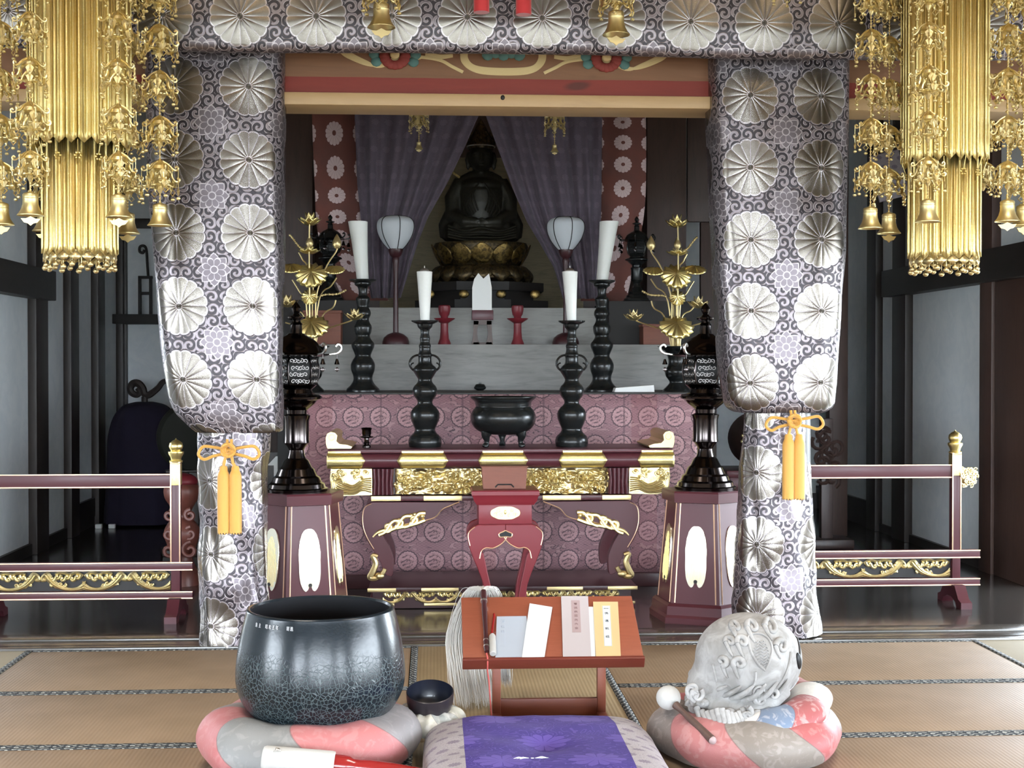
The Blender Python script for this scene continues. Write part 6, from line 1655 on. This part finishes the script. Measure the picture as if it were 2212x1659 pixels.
for k in range(520):
    f = rnd.random() ** .9; g_ = rnd.random()
    right = k % 5 == 0
    xe = (XA(1085 + 22 * f, 5.98) if right else XA(972 + 88 * f, 5.98))
    ye = 5.98 + .14 * g_; ze = .10 + .03 * rnd.random() if right else .012 + .05 * rnd.random()
    sp = rnd.gauss(0, 1)
    pts = [root + Vector((rnd.gauss(0, .004), 0, rnd.gauss(0, .003))), root + Vector(((xe - root.x) * .13 + .012 * sp, .045 + .02 * g_, -.002 + .016 * rnd.random())), root + Vector(((xe - root.x) * .50 + .012 * sp, .080 + .03 * g_, -.035 + .02 * rnd.random())),
           Vector((xe - (.015 if not right else 0), 6.20 + .03 * g_, .30)), Vector((xe + .005 * sp, 6.13 + .05 * g_, .15)), Vector((xe + .02 + .008 * sp if not right else xe, ye, ze))]
    m.tube([inv @ Vector(p) for p in crv(pts, 4)], [.0011] * 18 + [.0009, .0007, .0004], 3, caps=False)
m.build('horsehair', MAT['hair'], e)
p_, q_ = onboard(1051, 1416), onboard(1053, 1425)
m = MB().tube([Vector((p_[0], p_[1], .012)), Vector((q_[0], -.006, .013)), Vector((q_[0], -.0205, .0)), Vector((q_[0], -.0205, -.045))] + [inv @ P(1056, 1470, 5.72), inv @ P(1060, 1530, 5.74), inv @ Vector((P(1062, 1560, 5.76).x, 5.76, .02))], .0032, 7); m.build('red_cord', MAT['redcord'], e)

# ------------------------------------------------------------------ wooden fish drum
YM = 5.34; sM = YM / F_PX
cushion('round_cushion', 'round rose and taupe patchwork cushion, the lower one under the carved wooden fish drum', (XA(1608, 5.30), 5.30, 0), .372, .185, MAT['patch_low'], .22)
cu = cushion('round_cushion', 'tilted rust, blue and white patchwork cushion directly under the carved wooden fish drum', (XA(1645, 5.27), 5.27 + .03, .118), .285, .118, MAT['patch_up'], .45, tilt=(math.radians(5), math.radians(-8), 0))
YM = 5.27; sM = YM / F_PX
c = P(1607, 1440, YM)
t = thing('wooden_fish_drum', 'big bleached carved wooden fish drum resting on two round cushions', 'drum', c, 0)
X = lambda px: (px - 1607) * sM
Z = lambda py: (1440 - py) * sM
m = MB()
EC, ER = Vector((X(1617), 0, Z(1420))), (.205, .20, .172)
m.ell(EC, ER, 40)
m.tube([(X(1606), .0, Z(1425)), (X(1562), .0, Z(1462)), (X(1517), .0, Z(1500)), (X(1505), 0, Z(1514))], [.165, .138, .088, .060], 24)
m.tube([(X(1500), -.05, Z(1512)), (X(1540), -.10, Z(1528)), (X(1600), -.13, Z(1522)), (X(1650), -.12, Z(1500)), (X(1690), -.10, Z(1478))], [.036, .045, .045, .036, .025], 12)
m.tube([(X(1500), .06, Z(1512)), (X(1560), .11, Z(1528)), (X(1640), .10, Z(1500))], [.04, .05, .04], 12)
o = m.build('drum_body', MAT['mokugyo'], t, ang=80)
md = o.modifiers.new('merge', 'REMESH'); md.mode = 'VOXEL'; md.voxel_size = .008; md.use_smooth_shade = True
md = o.modifiers.new('soften', 'SMOOTH'); md.factor = .6; md.iterations = 12
def onm(px, py, lift=.0):
    x, z = X(px), Z(py)
    best = None
    u = ((x - EC.x) / ER[0]) ** 2 + ((z - EC.z) / ER[2]) ** 2
    y1 = -ER[1] * math.sqrt(1 - u) if u < 1 else 0.05
    # flared neck: distance to the axis line
    a_, b_ = Vector((X(1606), Z(1425))), Vector((X(1505), Z(1514))); p = Vector((x, z)); dd = b_ - a_; f = max(0, min(1, (p - a_).dot(dd) / dd.length_squared)); r = .165 - .11 * f ** .85
    w_ = r * r - (p - a_ - dd * f).length_squared
    y2 = -math.sqrt(w_) if w_ > 0 else .05
    return Vector((x, min(y1, y2) - lift, z))
g = MB()
for cx_, cy_, r, a0, tr in ((1652, 1343, 15, 3.4, 1.15), (1611, 1340, 12, 3.0, 1.1), (1577, 1341, 9, 2.6, 1.1), (1668, 1378, 15, 3.3, 1.2), (1584, 1367, 12, 2.8, 1.1), (1560, 1368, 9, 2.8, 1.1), (1574, 1410, 13, 2.6, 1.2), (1541, 1408, 10, 1.5, -1.1), (1503, 1460, 11, 1.0, 1.1)):
    sp = [onm(a, b, .002) for a, b in spiral(cx_, cy_, r, 2.5, a0, tr, 20)]
    g.tube(sp, [.0125 - .0003 * i for i in range(21)], 8)
    tail = [onm(a, b, .001) for a, b in crv([(cx_ + r * math.cos(a0), cy_ + r * math.sin(a0)), (cx_ + r * math.cos(a0) + 4, cy_ + r * math.sin(a0) + 14), (cx_ + r * math.cos(a0) + 10, cy_ + r * math.sin(a0) + 26)], 4)]
    g.tube(tail, [.011 - .0009 * i for i in range(9)], 6)
for pts in ([(1596, 1358), (1605, 1352), (1625, 1352), (1640, 1362), (1645, 1380), (1638, 1402), (1628, 1424)], [(1596, 1358), (1598, 1385), (1612, 1410), (1628, 1424)], [(1524, 1418), (1530, 1445), (1540, 1478), (1552, 1494), (1570, 1494), (1592, 1478), (1606, 1450), (1606, 1426)],
            [(1690, 1392), (1680, 1425), (1660, 1462), (1632, 1492), (1590, 1508)], [(1720, 1460), (1700, 1480), (1668, 1500), (1640, 1512)]):
    g.tube([onm(a, b, .001) for a, b in crv(pts, 6)], .005, 6)
for k in range(9):
    y = 1366 + k * 6; hw = 17 * math.sin(PI * (k + 2) / 12)
    g.tube([onm(1620 + q * hw / 4, y + 2.0 * math.sin(q * PI / 2), .0008) for q in range(-4, 5)], .0028, 5)
g.tube([onm(a, b, .003) for a, b in spiral(1618, 1470, 15, 9, 0, 1, 20)], .006, 6); g.ell(onm(1618, 1470, .002), (.014, .010, .014), 10)
g.build('scroll_relief', MAT['mokugyo'], t, ang=60)
g = MB(); rnd = random.Random(3)
base = crv([(1480, 1496), (1492, 1520), (1520, 1532), (1560, 1530), (1605, 1522), (1650, 1508)], 8)
def onbase(px, py, lift):
    q = onm(px, py, lift)
    if q.y > -.02: q.y = -.125 - .05 * math.sin(PI * max(0, min(1, (px - 1478) / 175))) - lift
    return q
for k in range(64):                                       # carved dragon manes and claws round the foot
    bx_, by_ = base[int(rnd.random() * (len(base) - 1))]
    px, py = bx_ + rnd.uniform(-8, 8), by_ + rnd.uniform(-30, 12); r_ = rnd.uniform(8, 15)
    sp = spiral(px, py, r_, r_ * .25, rnd.random() * 6, rnd.choice((-1, 1)) * rnd.uniform(.5, 1.1), 10)
    q0 = onbase(px, py, .012)
    g.tube([(X(a), q0.y - .012 * i / 10, Z(b)) for i, (a, b) in enumerate(sp)], [.0105 - .0006 * i for i in range(11)], 7)
for k in range(6):                                        # sweeping mane locks
    px = 1505 + 26 * k; pts = [(px + 46, 1462 - 3 * k), (px + 26, 1480 + 3 * (k % 2)), (px + 6, 1496), (px - 4, 1518)]
    g.tube([onbase(a, b, .010) for a, b in crv(pts, 5)], [.004 + .009 * math.sin(PI * i / 15) for i in range(16)], 7)
for k in range(14):
    f = k / 13; a = 1490 + 120 * f
    g.tube([(X(a), -.085 - .10 * math.sin(PI * (f * .8 + .1)), Z(1512 + 6 * math.sin(k))), (X(a + 4), -.112 - .10 * math.sin(PI * (f * .8 + .1)), Z(1530)), (X(a - 2), -.112 - .10 * math.sin(PI * (f * .8 + .1)), Z(1546 + 3 * math.sin(k * 2)))], [.013, .012, .005], 7)
for a, b in ((1505, 1505), (1555, 1518)):
    g.ell((X(a), -.10 - .06 * (a > 1520), Z(b)), (.026, .022, .020), 12); g.ell((X(a) - .006, -.122 - .06 * (a > 1520), Z(b) + .004), .008, 8)
g.build('dragon_carving', MAT['mokugyo'], t, ang=60)
nrm = Vector((.80, -.56, .05)).normalized(); pc = EC + Vector((nrm.x * ER[0], nrm.y * ER[1], nrm.z * ER[2])) * .985
m3 = nrm.to_track_quat('Z', 'Y').to_matrix() @ Matrix.Rotation(.3, 3, 'Z')
m = MB().ell(pc, (.020, .034, .010), 16, m3); m.build('sound_slit', MAT['black'], t)
m = MB().tube([EC + Vector((math.sin(a) * ER[0] * 1.0 * math.cos(e_), -math.cos(a) * ER[1] * math.cos(e_), math.sin(e_) * ER[2])) * .998 for a, e_ in crv([(.98, .12), (1.12, .30), (1.3, .42), (1.6, .46)], 6)], .005, 6); m.build('slit_groove', MAT['soot'], t)
# beater with white ball head
pb, pe = P(1444, 1507, 5.22), P(1538, 1598, 4.99)
t = thing('drum_beater', 'beater with white ball head and dark stick leaning on the lower rose cushion', 'beater', pb)
MB().ell((0, 0, 0), (.047, .047, .046), 22).build('ball_head', MAT['white_cloth'], t)
dv = pe - pb; nn = 8
MB().tube([dv * (.16 + .84 * k / nn) + Vector((0, -.012 * (1 - k / nn), 0)) for k in range(nn + 1)], [.016, .012, .0115, .0125, .0135, .014, .0145, .015, .016], 12).build('stick', MAT['brownwood'], t)
MB().ell(dv * 1.01, (.015, .015, .015), 12).build('end_knob', MAT['paper_slip'], t)
